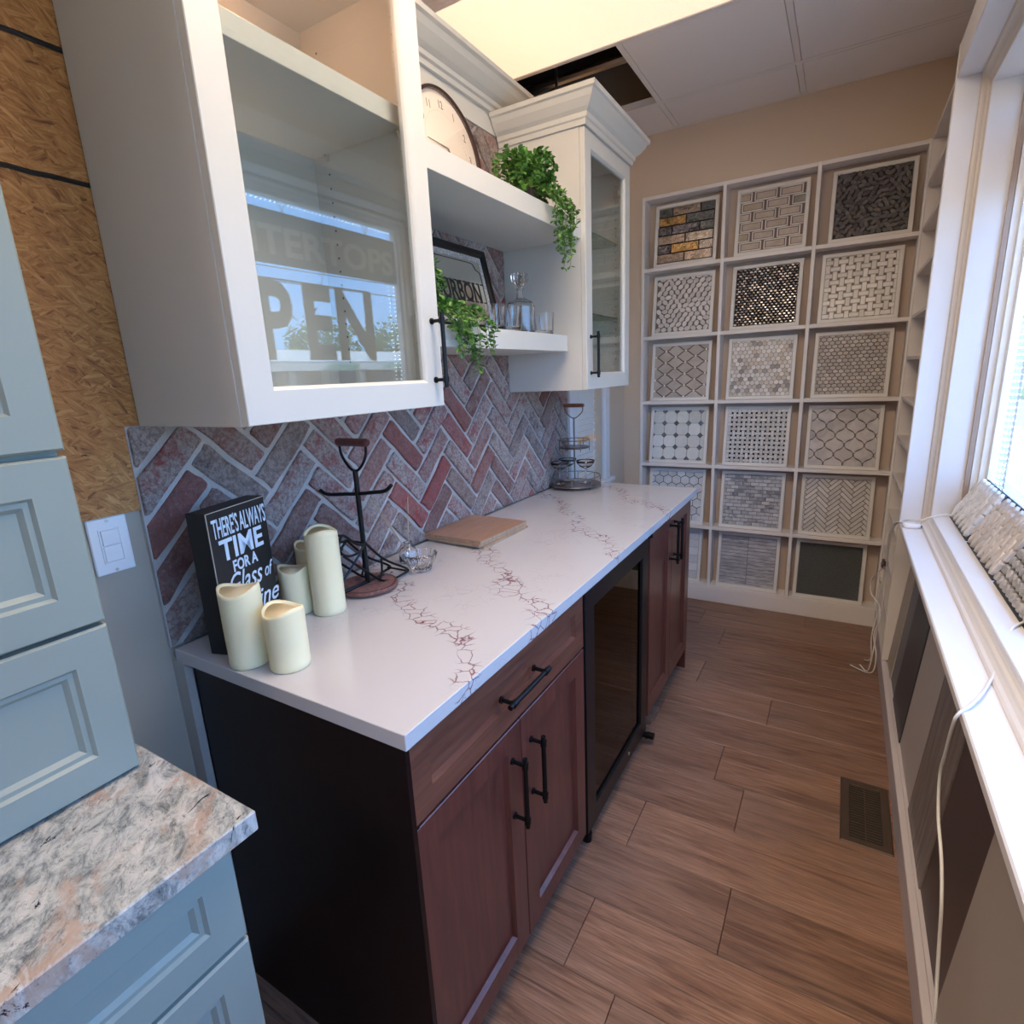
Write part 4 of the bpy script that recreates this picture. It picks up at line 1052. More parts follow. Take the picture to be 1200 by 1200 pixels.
t = bm_(); tube(t, [(cxx-.054, cyy, 1.306), (cxx-.05, cyy, 1.307), (cxx+.05, cyy, 1.307), (cxx+.054, cyy, 1.306)], [.008, .0105, .0105, .008], 14); link('handle_grip', t, cherry('grip_wood', (.14, .03, .025), (.08, .02, .018)), wc)
# two slanted wire cradles, one each side of the pole
for sx_, nm in ((.034, 'cradle'), (-.034, 'cradle')):
    X_ = cxx+sx_; t = bm_()
    lp = [(X_, .405, 1.048), (X_, .47, .984), (X_, .551, .930), (X_, .545, .922), (X_, .480, .932), (X_, .42, .975), (X_, .338, 1.040)]
    tube(t, smooth_path([(X_, .415, 1.052), (X_, .475, .990), (X_, .558, .936), (X_, .548, .926), (X_, .470, .930), (X_, .40, .985), (X_, .340, 1.040)], 5), .0034, 7)
    tube(t, smooth_path([(X_, .340, 1.092), (X_, .328, 1.068), (X_, .338, 1.045), (X_, .362, 1.034), (X_, .392, 1.036), (X_, .415, 1.052)], 5), .0034, 7)
    tube(t, smooth_path([(X_, .340, 1.092), (X_, .352, 1.088), (X_, .388, 1.056), (X_, .415, 1.052)], 4), .0034, 7)
    tube(t, [(X_, .465, .997), (X_, .462, .958), (X_, .450, .938)], .003, 6)
    tube(t, [(X_, .30, .955), (X_, .398, 1.035)], .003, 6)
    link('bottle_cradle', t, black_metal, wc)
for yy, zz in ((.340, 1.092), (.553, .932), (.415, 1.052), (.338, 1.045)):
    t = bm_(); tube(t, [(cxx-.034, yy, zz), (cxx+.034, yy, zz)], .003, 6); link('cradle_tie', t, black_metal, wc)
t = bm_(); tube(t, [(cxx, cyy-.098, .934), (cxx, cyy, .934), (cxx, cyy+.06, .932)], .0045, 7); link('foot_bar', t, black_metal, wc)
# reed diffuser and cut glass bowl
rd = thing('reed_diffuser', 'small clear glass bottle with thin reeds behind the cut glass bowl', 'diffuser', (.10, .66, ZC))
t = bm_(); lathe(t, [(.0, .001), (.026, .001), (.029, .005), (.029, .032), (.022, .044), (.011, .050), (.010, .060), (.013, .063), (.011, .063), (.0085, .060), (.0085, .050), (.020, .042), (.026, .031), (.026, .006), (0, .004)], 24, (.10, .655, ZC)); link('bottle', t, crystal, rd, smooth=True)
reed = flat('reed', (.58, .42, .28), .7)
for (dx, dy, top) in ((-.055, -.085, .215), (-.040, -.080, .205), (.0, .02, .20), (-.062, -.060, .20)):
    t = bm_(); tube(t, [(.10-dx*.12, .655-dy*.12, ZC+.008), (.10+dx, .655+dy, ZC+top)], .0013, 5); link('reed', t, reed, rd)
bl = thing('glass_bowl', 'small cut crystal bowl on the worktop beside the caddy', 'bowl', (.185, .610, ZC))
t = bm_()
def fl(r1, z, a): return r1*(1+.022*math.sin(14*a+z*60)), z+(.0018*math.sin(14*a) if z > .045 else 0)
lathe(t, [(0, .001), (.026, .001), (.028, .004), (.034, .018), (.044, .036), (.050, .052), (.048, .054), (.044, .051), (.038, .034), (.029, .018), (.022, .009), (0, .008)], 60, (.185, .610, ZC), fl); link('bowl', t, crystal, bl, smooth=False)
# stack of three board samples
plank_s = cherry('sample_wood', (.44, .25, .15), (.36, .19, .11)); plank_s.node_tree.nodes['Mapping'].inputs['Scale'].default_value = (9, 1.2, 9); ply = cherry('ply_edge', (.50, .38, .25), (.30, .20, .13))
nm3 = ['bottom', 'middle', 'top']
for k, (zz, th, rz, dx, dy) in enumerate([(0, .008, .02, .004, .006), (.0082, .009, -.015, -.001, -.004), (.0174, .010, 0.0, 0, 0)]):
    q = thing('floor_sample', 'brown wood flooring sample, %s of the stack of three on the worktop' % nm3[k], 'wood sample', (.128+dx, .986+dy, ZC+zz), (0, 0, -.045+rz), 'stack of three wood samples')
    t = bm_(); box(t, -.118, .118, -.140, .140, 0, th*.72, .0006); link('core_layer', t, ply, q, world=False)
    t = bm_(); box(t, -.1185, .1185, -.1405, .1405, th*.72, th, .0006); link('face_layer', t, plank_s, q, world=False)
# two tier tray
tt = thing('tiered_tray', 'two-tier round wire tray with wooden handle at the far end of the worktop', 'tray', (.1055, 1.872, ZC))
tx, ty = .108, 1.870
wire = flat('aged_wire', (.22, .20, .18), .4, .7); trayw = cherry('tray_wood', (.13, .065, .05), (.06, .03, .025)); trayw.node_tree.nodes['Mapping'].inputs['Scale'].default_value = (9, 1.5, 9)
def tier(z, r_, h, n_, name):
    t = bm_(); lathe(t, [(0, z), (r_-.003, z), (r_-.003, z+.008), (0, z+.008)], 32, (tx, ty, ZC)); p_ = link(name, t, trayw, tt)
    for hh_ in (.0, h):
        t = bm_(); tube(t, [(tx+r_*math.cos(2*math.pi*k/32), ty+r_*math.sin(2*math.pi*k/32), ZC+z+.004+hh_) for k in range(32)], .0022, 6, closed=True); link('rim_wire', t, wire, p_)
    for k in range(n_):
        a = 2*math.pi*k/n_+.3; t = bm_(); tube(t, [(tx+r_*math.cos(a), ty+r_*math.sin(a), ZC+max(z-.012, .001)), (tx+r_*math.cos(a), ty+r_*math.sin(a), ZC+z+h+.004)], .0018, 5); link('rim_post', t, wire, p_)
tier(.012, .122, .040, 8, 'lower_tray'); tier(.190, .072, .036, 6, 'upper_tray')
t = bm_(); tube(t, [(tx, ty, ZC+.012), (tx, ty, ZC+.335)], .0036, 8); link('pole', t, wire, tt)
t = bm_(); tube(t, smooth_path([(tx-.045, ty, 1.303), (tx-.044, ty, 1.278), (tx-.02, ty, 1.254), (tx, ty, 1.245), (tx+.02, ty, 1.254), (tx+.044, ty, 1.278), (tx+.045, ty, 1.303)], 5), .0028, 7); link('handle_bow', t, wire, tt)
t = bm_(); tube(t, [(tx-.052, ty, 1.305), (tx-.045, ty, 1.305), (tx+.045, ty, 1.305), (tx+.052, ty, 1.305)], [.007, .009, .009, .007], 12); link('handle_grip', t, cherry('grip_orange', (.30, .11, .05), (.18, .06, .03)), tt)
def coupe(x, y, label):
    c = thing('coupe_glass', label, 'glass', (x, y, ZC+.0205), group='coupe glasses on the wire tray')
    z = .0208
    t = bm_(); lathe(t, [(0, z), (.030, z+.001), (.030, z+.0025), (.004, z+.008), (.0032, z+.02), (.0032, z+.062), (.006, z+.068), (.028, z+.078), (.042, z+.095), (.045, z+.108), (.0437, z+.108), (.0405, z+.096), (.027, z+.080), (0, z+.073)], 28, (x, y, ZC)); link('coupe', t, crystal, c, smooth=True)
coupe(tx-.050, ty-.062, 'coupe glass at the left of the lower wire tray by the bricks')
coupe(tx+.048, ty+.020, 'coupe glass at the right of the lower wire tray')
coupe(tx-.060, ty+.045, 'coupe glass at the back of the lower wire tray')
# ================================================================== THINGS ON THE SHELVES
ZL, ZU = 1.5925, 1.9835
leafm, ln, ll, lb = newmat('waxy_leaf'); v = coords(ln, ll); g = noise(ln, ll, v, 70, 2); ll.new(ramp(ln, ll, g, [(.3, (.035, .10, .012)), (.5, (.075, .20, .03)), (.7, (.17, .33, .07))]), lb.inputs['Base Color']); lb.inputs['Roughness'].default_value = .4
stemm = flat('stem', (.16, .26, .07), .6); potm = flat('dark_pot', (.10, .06, .04), .8)
def leaf(bm, p, d, up, L, w_):
    d = Vector(d).normalized(); s_ = d.cross(Vector(up)); s_ = s_.normalized() if s_.length > 1e-3 else Vector((1, 0, 0)); n_ = s_.cross(d)
    P = []
    for f, ww, hh_ in ((0, .12, 0), (.3, .8, .10), (.62, 1, .12), (.88, .6, .06), (1, .05, -.02)):
        P.append([bm.verts.new(Vector(p)+d*L*f+s_*w_*ww*sg+n_*(L*hh_*(1 if sg else -.6))) for sg in (-1, 0, 1)])
    for A, B in zip(P, P[1:]):
        bm.faces.new((A[0], A[1], B[1], B[0])); bm.faces.new((A[1], A[2], B[2], B[1]))
def trailing(label, base, strands, seed, group='trailing artificial plants', bush=26, ext=(.05, .08)):
    rn = random.Random(seed); pl_ = thing('trailing_plant', label, 'plant', base)
    t = bm_(); lathe(t, [(0, 0), (.026, 0), (.034, .045), (.036, .05), (.032, .05), (.030, .042), (0, .042)], 16, base); link('pot', t, potm, pl_)
    lf = bm_(); st = bm_(); B = Vector(base)+Vector((0, 0, .045))
    def along(path, step=.011, size=.011):
        acc = 0
        for i in range(1, len(path)):
            seg_ = path[i]-path[i-1]; acc += seg_.length
            if acc > step:
                acc = 0; dd = seg_.normalized()
                for sg in (0, 1):
                    r_ = Vector((rn.uniform(-1, 1), rn.uniform(-1, 1), rn.uniform(-.5, .9))).normalized()
                    s2 = size*rn.uniform(.7, 1.25); leaf(lf, path[i]+r_*.002, r_*.9+dd*.5, Vector((rn.uniform(-.3, .5), rn.uniform(-.3, .3), 1)), s2*1.25, s2*.50)
    for k in range(bush):
        a = rn.uniform(0, 6.28); rr_ = rn.uniform(.3, 1); e_ = B+Vector((math.cos(a)*ext[0]*rr_, math.sin(a)*ext[1]*rr_, rn.uniform(-.015, .105)))
        pth = smooth_path([B, B+(e_-B)*.5+Vector((0, 0, .03)), e_, e_+Vector((math.cos(a)*.015, math.sin(a)*.015, -.02))], 4); tube(st, pth, .0009, 4); along(pth, .010, .0150)
    for s_ in strands:
        pth = smooth_path([B]+[Vector(q) for q in s_], 8); tube(st, pth, .0009, 4); along(pth, .0125, .0132)
    o1 = link('stems', st, stemm, pl_); o1['kind'] = 'stuff'; o2 = link('foliage', lf, leafm, pl_, keep=True); o2['kind'] = 'stuff'
rn = random.Random(11); S1 = []
for k in range(17):
    yy = 1.165+.16*k/16+rn.uniform(-.01, .01); xo = .345+rn.uniform(0, .045); lo_ = 2.0-([.07, .09, .12, .17, .2, .17, .21, .16, .19, .15, .2, .17, .13, .15, .12, .10, .08][k])*rn.uniform(.8, 1.05)
    S1.append([(.30, yy, ZU+.05), (xo-.005, yy+.01, ZU+.015), (xo+rn.uniform(-.004, .01), yy+.015, (ZU+lo_)/2), (xo+rn.uniform(-.01, .01), yy+.02+rn.uniform(-.02, .02), lo_)])
trailing('green trailing plant on the upper shelf by the small cabinet', (.262, 1.195, ZU), S1, 5, ext=(.085, .155), bush=120)
S2 = []
for k in range(20):
    yy = .66+.15*k/19; xo = .295+rn.uniform(0, .05); lo_ = 1.60-rn.uniform(.03, .15)*(1.1-abs(k-10)/14)
    S2.append([(.245, yy-.01, ZL+.06), (xo-.005, yy, ZL+.02), (xo+.004, yy+.01, (ZL+lo_)/2), (xo+rn.uniform(-.01, .01), yy+.02+rn.uniform(-.02, .02), lo_)])
trailing('green trailing plant on the lower shelf beside the near cabinet', (.240, .640, ZL), S2, 9, ext=(.06, .075), bush=75)
# wall clock leaning on the upper shelf
ck = thing('wall_clock', 'large round clock leaning on the upper shelf against the bricks', 'clock', (.06, 1.05, ZU))
cm = Matrix.Translation((.056, 1.055, ZU+.174)) @ Matrix.Rotation(R(-8), 4, 'Y')
def onclock(bm): bmesh.ops.transform(bm, matrix=cm, verts=bm.verts); return bm
def disc_x(bm, r_, x0, x1, seg=48):
    prism(bm, ngon(0, 0, r_, seg), 'x', x0, x1)
rim_m = flat('clock_rim', (.055, .03, .028), .3, .4)
t = bm_(); rg = [[t.verts.new((x_, r_*math.cos(2*math.pi*k/56), r_*math.sin(2*math.pi*k/56))) for k in range(56)] for r_, x_ in ((.168, -.012), (.1725, -.010), (.173, .010), (.170, .014), (.163, .012), (.163, -.0))]
for i in range(6):
    A, B = rg[i], rg[(i+1) % 6]
    for k in range(56): t.faces.new((A[k], A[(k+1) % 56], B[(k+1) % 56], B[k]))
link('clock_rim', onclock(t), rim_m, ck)
t = bm_(); disc_x(t, .164, -.012, .001); fc = link('clock_face', onclock(t), flat('clock_paper', (.82, .72, .62), .6), ck)
inkc = flat('clock_ink', (.20, .15, .11), .6)
for hnum in range(1, 13):
    a = R(90-30*hnum); y_, z_ = .128*math.cos(a), .128*math.sin(a)-.012
    text_mesh(str(hnum), .034, inkc, 'numeral', fc, cm @ on_plane((.0015, y_, z_), (0, 1, 0), (0, 0, 1)), .0002, .0002, 'CENTER', .8)
t = bm_()
for k in range(60):
    a = R(6*k); r1 = .106; box(t, .0013, .0017, r1*math.cos(a)-.0008, r1*math.cos(a)+.0008, r1*math.sin(a)-.0008, r1*math.sin(a)+.0008)
o = link('minute_marks', onclock(t), inkc, fc); o['kind'] = 'stuff'
for (L_, a, w_) in ((.075, R(-62), .003), (.10, R(178), .002)):
    t = bm_(); tube(t, [(.004, 0, 0), (.004, L_*math.cos(a), L_*math.sin(a))], [w_, w_*.5], 6); link('clock_hand', onclock(t), inkc, ck)
t = bm_(); disc_x(t, .163, .0095, .0105); link('clock_glass', onclock(t), clock_glass, ck)
# framed mirror sign
mf = thing('mirror_sign', 'black framed mirror sign with serif lettering leaning on the lower shelf', 'sign', (.15, .95, ZL))
mm = Matrix.Translation((.170, .93, ZL+.004)) @ Matrix.Rotation(R(-13), 4, 'Y')
def onm(bm): bmesh.ops.transform(bm, matrix=mm, verts=bm.verts); return bm
mw, mh = .215, .272
t = bm_(); rectloops(t, 'x', (-mw, mw, 0, mh), [(0, -.012), (0, .006), (.004, .010), (.018, .008), (.022, .003), (.024, -.002), (.024, -.010)], closed=True); link('mirror_frame', onm(t), black_gloss, mf)
t = bm_(); box(t, -.010, -.0015, -mw+.02, mw-.02, .02, mh-.02); mg = link('mirror_plate', onm(t), flat('mirror_silver', (.55, .58, .56), .12, .85), mf)
t = bm_(); rectloops(t, 'x', (-mw+.0245, mw-.0245, .0245, mh-.0245), [(0, -.0014), (0, -.001), (.016, -.001), (.016, -.0014)], closed=True); o = link('speckled_border', onm(t), stone('speckle', (.10, .09, .09), (.60, .58, .56), .3, 220), mg)
t = bm_()
def strip(pts): tube(t, pts, .0012, 4)
a_, c_ = mw-.046, .048
for sy in (-1, 1):
    for zz, dz in ((.048, 1), (mh-.048, -1)):
        strip(smooth_path([(-.0008, 0, zz), (-.0008, sy*(a_-.05), zz), (-.0008, sy*(a_-.03), zz+dz*.006), (-.0008, sy*(a_-.022), zz+dz*.02), (-.0008, sy*(a_-.008), zz+dz*.024), (-.0008, sy*a_, zz+dz*.036), (-.0008, sy*a_, mh/2)], 4))
link('scroll_border', onm(t), black_mat, mg)
for q, bo in ((0, .0014),):
    text_mesh('BOURBON', .085, black_mat, 'lettering', mg, mm @ on_plane((-.0012, 0, .098), (0, 1, 0), (0, 0, 1)), .0016, .0004, 'CENTER', .72)
tb = bm_()   # serifs give the letters their slab feet
for k in range(7):
    yk = -.150+.050*k
    for z_ in (.0975, .157): box(tb, -.0012, -.0006, yk-.020, yk-.004, z_-.002, z_+.002); box(tb, -.0012, -.0006, yk+.004, yk+.020, z_-.002, z_+.002)
link('letter_serifs', onm(tb), black_mat, mg)
# decanter and tumblers
dc = thing('decanter', 'square crystal decanter with faceted round stopper on the lower shelf', 'decanter', (.17, 1.285, ZL))
def sq(r1, z, a):
    if z > .125: return r1, z
    m_ = 1/max(abs(math.cos(a+.4)), abs(math.sin(a+.4))); return r1*min(m_, 1.25)*(1-.0*z), z
t = bm_(); lathe(t, [(0, .001), (.040, .001), (.042, .006), (.042, .10), (.036, .115), (.018, .128), (.013, .136), (.012, .156), (.017, .161), (.012, .161), (.0095, .155), (.010, .136), (.015, .126), (.033, .110), (.038, .097), (.038, .016), (0, .014)], 40, (.17, 1.285, ZL), sq); link('bottle', t, crystal, dc, smooth=False)
t = bm_(); lathe(t, [(0, .158), (.009, .158), (.0095, .166), (.020, .176), (.029, .190), (.030, .204), (.026, .212), (.012, .209), (0, .207)], 20, (.17, 1.285, ZL), lambda r1, z, a: (r1*(1+.08*math.cos(10*a)), z)); link('stopper', t, crystal, dc)
def tumbler(x, y, label):
    g_ = thing('tumbler', label, 'glass', (x, y, ZL), group='tumblers around the decanter')
    t = bm_(); lathe(t, [(0, .001), (.030, .001), (.032, .004), (.036, .078), (.034, .078), (.030, .016), (0, .014)], 32, (x, y, ZL), lambda r1, z, a: (r1*(1+(.035*math.sin(8*a+z*70) if .008 < z < .06 else 0)), z)); link('tumbler_body', t, crystal, g_)
tumbler(.245, 1.085, 'cut tumbler in front of the decanter, second from the left')
tumbler(.236, 1.005, 'cut tumbler left of the decanter near the mirror sign')
tumbler(.235, 1.345, 'cut tumbler right of the decanter, nearer the front edge')
tumbler(.155, 1.385, 'cut tumbler right of the decanter, farther back')
g_ = thing('stem_glass', 'small stemmed glass on the lower glass shelf of the far cabinet', 'glass', (.2, 1.82, 1.689))
t = bm_(); z = 0; lathe(t, [(0, z), (.026, z+.001), (.004, z+.006), (.0032, z+.05), (.02, z+.062), (.028, z+.085), (.026, z+.105), (.025, z+.105), (.026, z+.085), (.018, z+.064), (0, z+.058)], 24, (.2, 1.80, 1.6835)); link('glass_body', t, crystal, g_, smooth=True)

# ================================================================== WINDOW DISPLAY AND CORDS
stand_m = flat('stand_black', (.03, .03, .035), .5)
pk = [stone('white_picket', (.72, .69, .66), (.82, .80, .78), .25), stone('cream_picket', (.62, .55, .50), (.72, .66, .62), .3), stone('grey_pebble', (.30, .28, .27), (.60, .57, .54), .35, 10, .4)]
lab3 = ['black display card with white picket tiles, farthest along the window sill', 'black display card with cream picket tiles, second along the window sill', 'black display card with grey glossy pebble tiles, nearest on the window sill']
for k, (y0_, y1_) in enumerate([(1.675, 2.012), (1.285, 1.655), (.915, 1.268)]):
    yc = (y0_+y1_)/2; wdt = (y1_-y0_); lean = math.atan2(.085, .155)
    st_ = thing('tile_display_card', lab3[k], 'tile sample', (1.583, yc, .8625), (0, lean, 0), 'tile display cards on the sill')
    t = bm_(); box(t, 0, .008, -wdt/2, wdt/2, 0, .178, .001); link('card', t, stand_m, st_, world=False)
    if k < 2:
        pw_, pl_h = .0262, .049
        for j in range(int(wdt/pw_)-0):
            for i in range(4):
                yy = -wdt/2+.006+pw_*(j+.5); zz = .020+(pl_h*.80)*(i+.5+(.5 if j % 2 else 0))-.006
                if zz+pl_h/2 > .185: continue
                t = bm_(); P = [(0, -pl_h*.5), (pw_*.47, -pl_h*.30), (pw_*.47, pl_h*.30), (0, pl_h*.5), (-pw_*.47, pl_h*.30), (-pw_*.47, -pl_h*.30)]
                prism(t, P, 'x', 0, -.011-random.uniform(0, .003), .0035); o = link('picket_tile', t, pk[k], st_, world=False); o.location = (-.0003, yy, zz)
    else:
        for j in range(11):
            for i in range(6):
                t = bm_(); prism(t, ngon(0, 0, .0150, 10, 0, 1.12, .80), 'x', 0, -.012, .004)
                o = link('pebble_tile', t, pk[k], st_, world=False); o.location = (-.0003, -wdt/2+.018+.0318*j+(.015 if i % 2 and j < 10 else 0), .024+.0255*i)
cordm = flat('white_cord', (.80, .79, .76), .45)
def cord(name, label, paths, r_, cat='cord', plug=None):
    c = thing(name, label, cat, paths[0][0])
    for p_ in paths:
        t = bm_(); tube(t, smooth_path(p_, 8), r_, 7); link('cable', t, cordm, c, smooth=True)
    return c
c1 = cord('extension_cord', 'white power cord hanging over the sill edge down to the floor', [[(1.655, 1.02, .865), (1.61, 1.0, .874), (1.585, .985, .868), (1.56, .95, .862), (1.545, .92, .829)], [(1.53, .86, .826), (1.49, .74, .818), (1.455, .655, .820), (1.432, .63, .806), (1.428, .635, .775), (1.430, .665, .70), (1.432, .69, .63), (1.434, .66, .56), (1.435, .585, .52), (1.435, .535, .47), (1.438, .52, .40), (1.440, .50, .33), (1.440, .475, .27), (1.438, .46, .15), (1.425, .45, .02), (1.40, .40, .005)]], .0031)
t = bm_(); tube(t, [(1.548, .925, .829), (1.541, .905, .829), (1.540, .903, .829), (1.530, .865, .828), (1.528, .86, .826)], [.004, .0075, .0085, .008, .004], 10); tube(t, [(1.5375, .893, .829), (1.536, .888, .829)], .0095, 10); link('connector', t, plastic_w, c1, smooth=False)
c2 = cord('cable_bundle', 'tangle of thin white cables hanging beside the side rack', [
    [(1.60, 1.96, .868), (1.575, 2.0, .872), (1.53, 1.97, .868), (1.49, 1.99, .845), (1.455, 2.04, .83), (1.425, 2.10, .79), (1.420, 2.16, .70), (1.425, 2.22, .60), (1.43, 2.26, .50), (1.43, 2.27, .38), (1.425, 2.29, .26), (1.42, 2.3, .12), (1.41, 2.32, .012), (1.38, 2.38, .006)],
    [(1.50, 2.005, .823), (1.45, 2.03, .822), (1.424, 2.09, .80), (1.417, 2.17, .72), (1.422, 2.24, .60), (1.425, 2.27, .52), (1.418, 2.30, .42), (1.42, 2.34, .30), (1.41, 2.33, .18), (1.42, 2.36, .06), (1.40, 2.44, .006)],
    [(1.43, 2.26, .56), (1.405, 2.30, .52), (1.385, 2.36, .45), (1.39, 2.36, .39), (1.42, 2.30, .36), (1.428, 2.27, .30), (1.415, 2.29, .21), (1.43, 2.25, .13), (1.42, 2.27, .03), (1.34, 2.36, .005)]], .0031)
t = bm_(); box(t, 1.410, 1.432, 2.24, 2.275, .565, .59, .003); box(t, 1.405, 1.412, 2.20, 2.24, .57, .586, .002); link('inline_switch', t, flat('plum_plastic', (.10, .06, .07), .4), c2)
c3 = thing('power_adapter', 'white oval power adapter lying in the far corner of the window shelf', 'adapter', (1.468, 2.01, .8125))
t = bm_(); lathe(t, [(0, 0), (.017, 0), (.020, .004), (.020, .012), (.016, .017), (0, .018)], 20, (1.470, 1.995, .8125), lambda r1, z, a: (r1*(1+.55*abs(math.cos(a))), z)); link('adapter_body', t, plastic_w, c3, smooth=True)
t = bm_(); box(t, 1.497, 1.502, 1.985, 1.995, .818, .824); link('adapter_prong', t, black_metal, c3)
# ================================================================== WINDOW SIGNAGE AND LIGHT STRINGS
bn = thing('window_banner', 'long banner reading COUNTERTOPS hung across the top of the window', 'sign', (1.675, .8, 2.1))
t = bm_(); box(t, 1.668, 1.672, -.75, 1.962, 1.975, 2.195); bnp = link('banner_sheet', t, sign_back, bn)
# readable from the street (facing +x), so mirrored from indoors
bt_ = text_mesh('COUNTERTOPS', .165, sign_light, 'lettering', bnp, on_plane((1.6676, 0, 2.018), (0, 1, 0), (0, 0, 1)), .004, .0006, 'CENTER', 1.0)
ys_ = [v.co.y for v in bt_.data.vertices]; y0_, y1_ = min(ys_), max(ys_)
for v in bt_.data.vertices: v.co.y = .50+(v.co.y-y0_)/(y1_-y0_)*1.44
for yy in (1.75, 1.25, -.3):
    t = bm_(); tube(t, [(1.67, yy, 2.195), (1.67, yy-.04, 2.299)], .002, 5); tube(t, [(1.67, yy, 2.195), (1.67, yy+.04, 2.299)], .002, 5); link('hanging_chain', t, chrome, bn)
op = thing('open_lettering', 'big OPEN letters hanging in the window under the banner', 'sign', (1.675, 1.2, 1.75))
for ch_, yc in (('O', .905), ('P', 1.135), ('E', 1.375), ('N', 1.620)):
    text_mesh(ch_, .455, sign_back, 'letter', op, on_plane((1.6676, yc, 1.585), (0, 1, 0), (0, 0, 1)), .016, .001, 'CENTER', .78)
t = bm_(); tube(t, [(1.670, .80, 1.914), (1.670, 1.74, 1.914)], .004, 6)
for yy in (.95, 1.42): tube(t, [(1.67, yy, 1.914), (1.67, yy+.02, 1.975)], .002, 5)
link('hanging_rail', t, sign_back, op)
ls = thing('light_string', 'string of tiny white lights around the window edge', 'lights', (1.68, 1.93, 2.2))
t = bm_(); nbd = 0
def bead(p): lathe(t, [(0, -.003), (.0032, 0), (0, .003)], 5, p)
for row_ in (0, 1):
    for k in range(150):
        yy = -1.45+k*.0228
        if -1.0 < yy < 1.93: bead((1.685, yy+row_*.011, 2.245-row_*.022+.012))
    for k in range(60): bead((1.685, 1.945-row_*.040, .93+k*.0215))
o = link('light_bead', t, bead_m, ls); o['kind'] = 'stuff'
t = bm_(); box(t, 1.6865, 1.689, -1.0, 1.955, 2.238, 2.252); box(t, 1.6865, 1.689, 1.940, 1.950, .91, 2.22); link('light_tape', t, win_glass, ls)

# ================================================================== OUTSIDE
asph = painted('asphalt', (.30, .29, .29), .9, .4); grassm = painted('lawn', (.10, .20, .04), .95, .5)
t = bm_(); box(t, 1.75, 4.6, -30, 60, -.3, -.12); struct('ground_walk', t, concrete, 'concrete walk outside the window')
t = bm_(); box(t, 4.6, 24.0, -30, 90, -.32, -.22); struct('ground_street', t, asph, 'sunlit asphalt parking lot')
t = bm_(); box(t, 24.0, 60, -30, 90, -.30, -.12); struct('ground_far', t, concrete)
t = bm_(); box(t, 7.0, 8.6, -20, 60, -.22, -.10); o = link('grass_strip', t, grassm); o['kind'] = 'stuff'; tag(o, 'strip of grass between the walk and the parking lot', 'grass')
white_awn = flat('awning_metal', (.70, .68, .62), .5); store_w = painted('store_wall', (.50, .45, .38), .8); store_g = flat('store_glass', (.05, .06, .07), .1); green_t = flat('sign_green', (.02, .30, .10), .5); red_t = flat('sign_red', (.5, .05, .05), .5)
st = thing('strip_mall', 'low shop row across the parking lot with a white ribbed canopy', 'building', (28, 20, -.12))
t = bm_(); box(t, 28.2, 36, -12, 55, -.12, 3.6); link('building_body', t, store_w, st)
t = bm_(); 
for k in range(150):
    y0_ = -12+k*.446
    vs = [t.verts.new(p) for p in ((25.6, y0_, 2.82), (25.6, y0_+.42, 2.82), (28.2, y0_+.42, 3.62), (28.2, y0_, 3.62), (25.65, y0_, 2.72), (25.65, y0_+.42, 2.72), (28.25, y0_+.42, 3.5), (28.25, y0_, 3.5))]
    for f in ((0, 1, 2, 3), (4, 7, 6, 5), (0, 4, 5, 1), (1, 5, 6, 2), (2, 6, 7, 3), (3, 7, 4, 0)): t.faces.new([vs[i] for i in f])
o = link('canopy_ribs', t, white_awn, st); o['kind'] = 'stuff'
t = bm_(); box(t, 25.50, 25.585, -12, 55, 2.30, 2.72); fas = link('fascia', t, painted('fascia', (.62, .60, .54), .6), st)
def store_text(body, y_, mat_, size=.36, sx=1.0):
    text_mesh(body, size, mat_, 'lettering', fas, on_plane((25.495, y_, 2.36), (0, -1, 0), (0, 0, 1)), .008, .004, 'CENTER', sx)
store_text('SCREENPRINTING', 28.9, green_t, .42, 1.05); store_text('EMBROIDERY', 23.8, green_t, .42, 1.05)
for k in range(13):
    t = bm_(); yy = -11+k*5.2; box(t, 25.9, 26.25, yy, yy+.35, -.12, 2.4); link('canopy_post', t, store_w, st)
for k in range(20):
    t = bm_(); yy = -11.5+k*3.3; box(t, 28.15, 28.19, yy+.2, yy+2.8, .35, 2.35); link('shop_window', t, store_g, st)
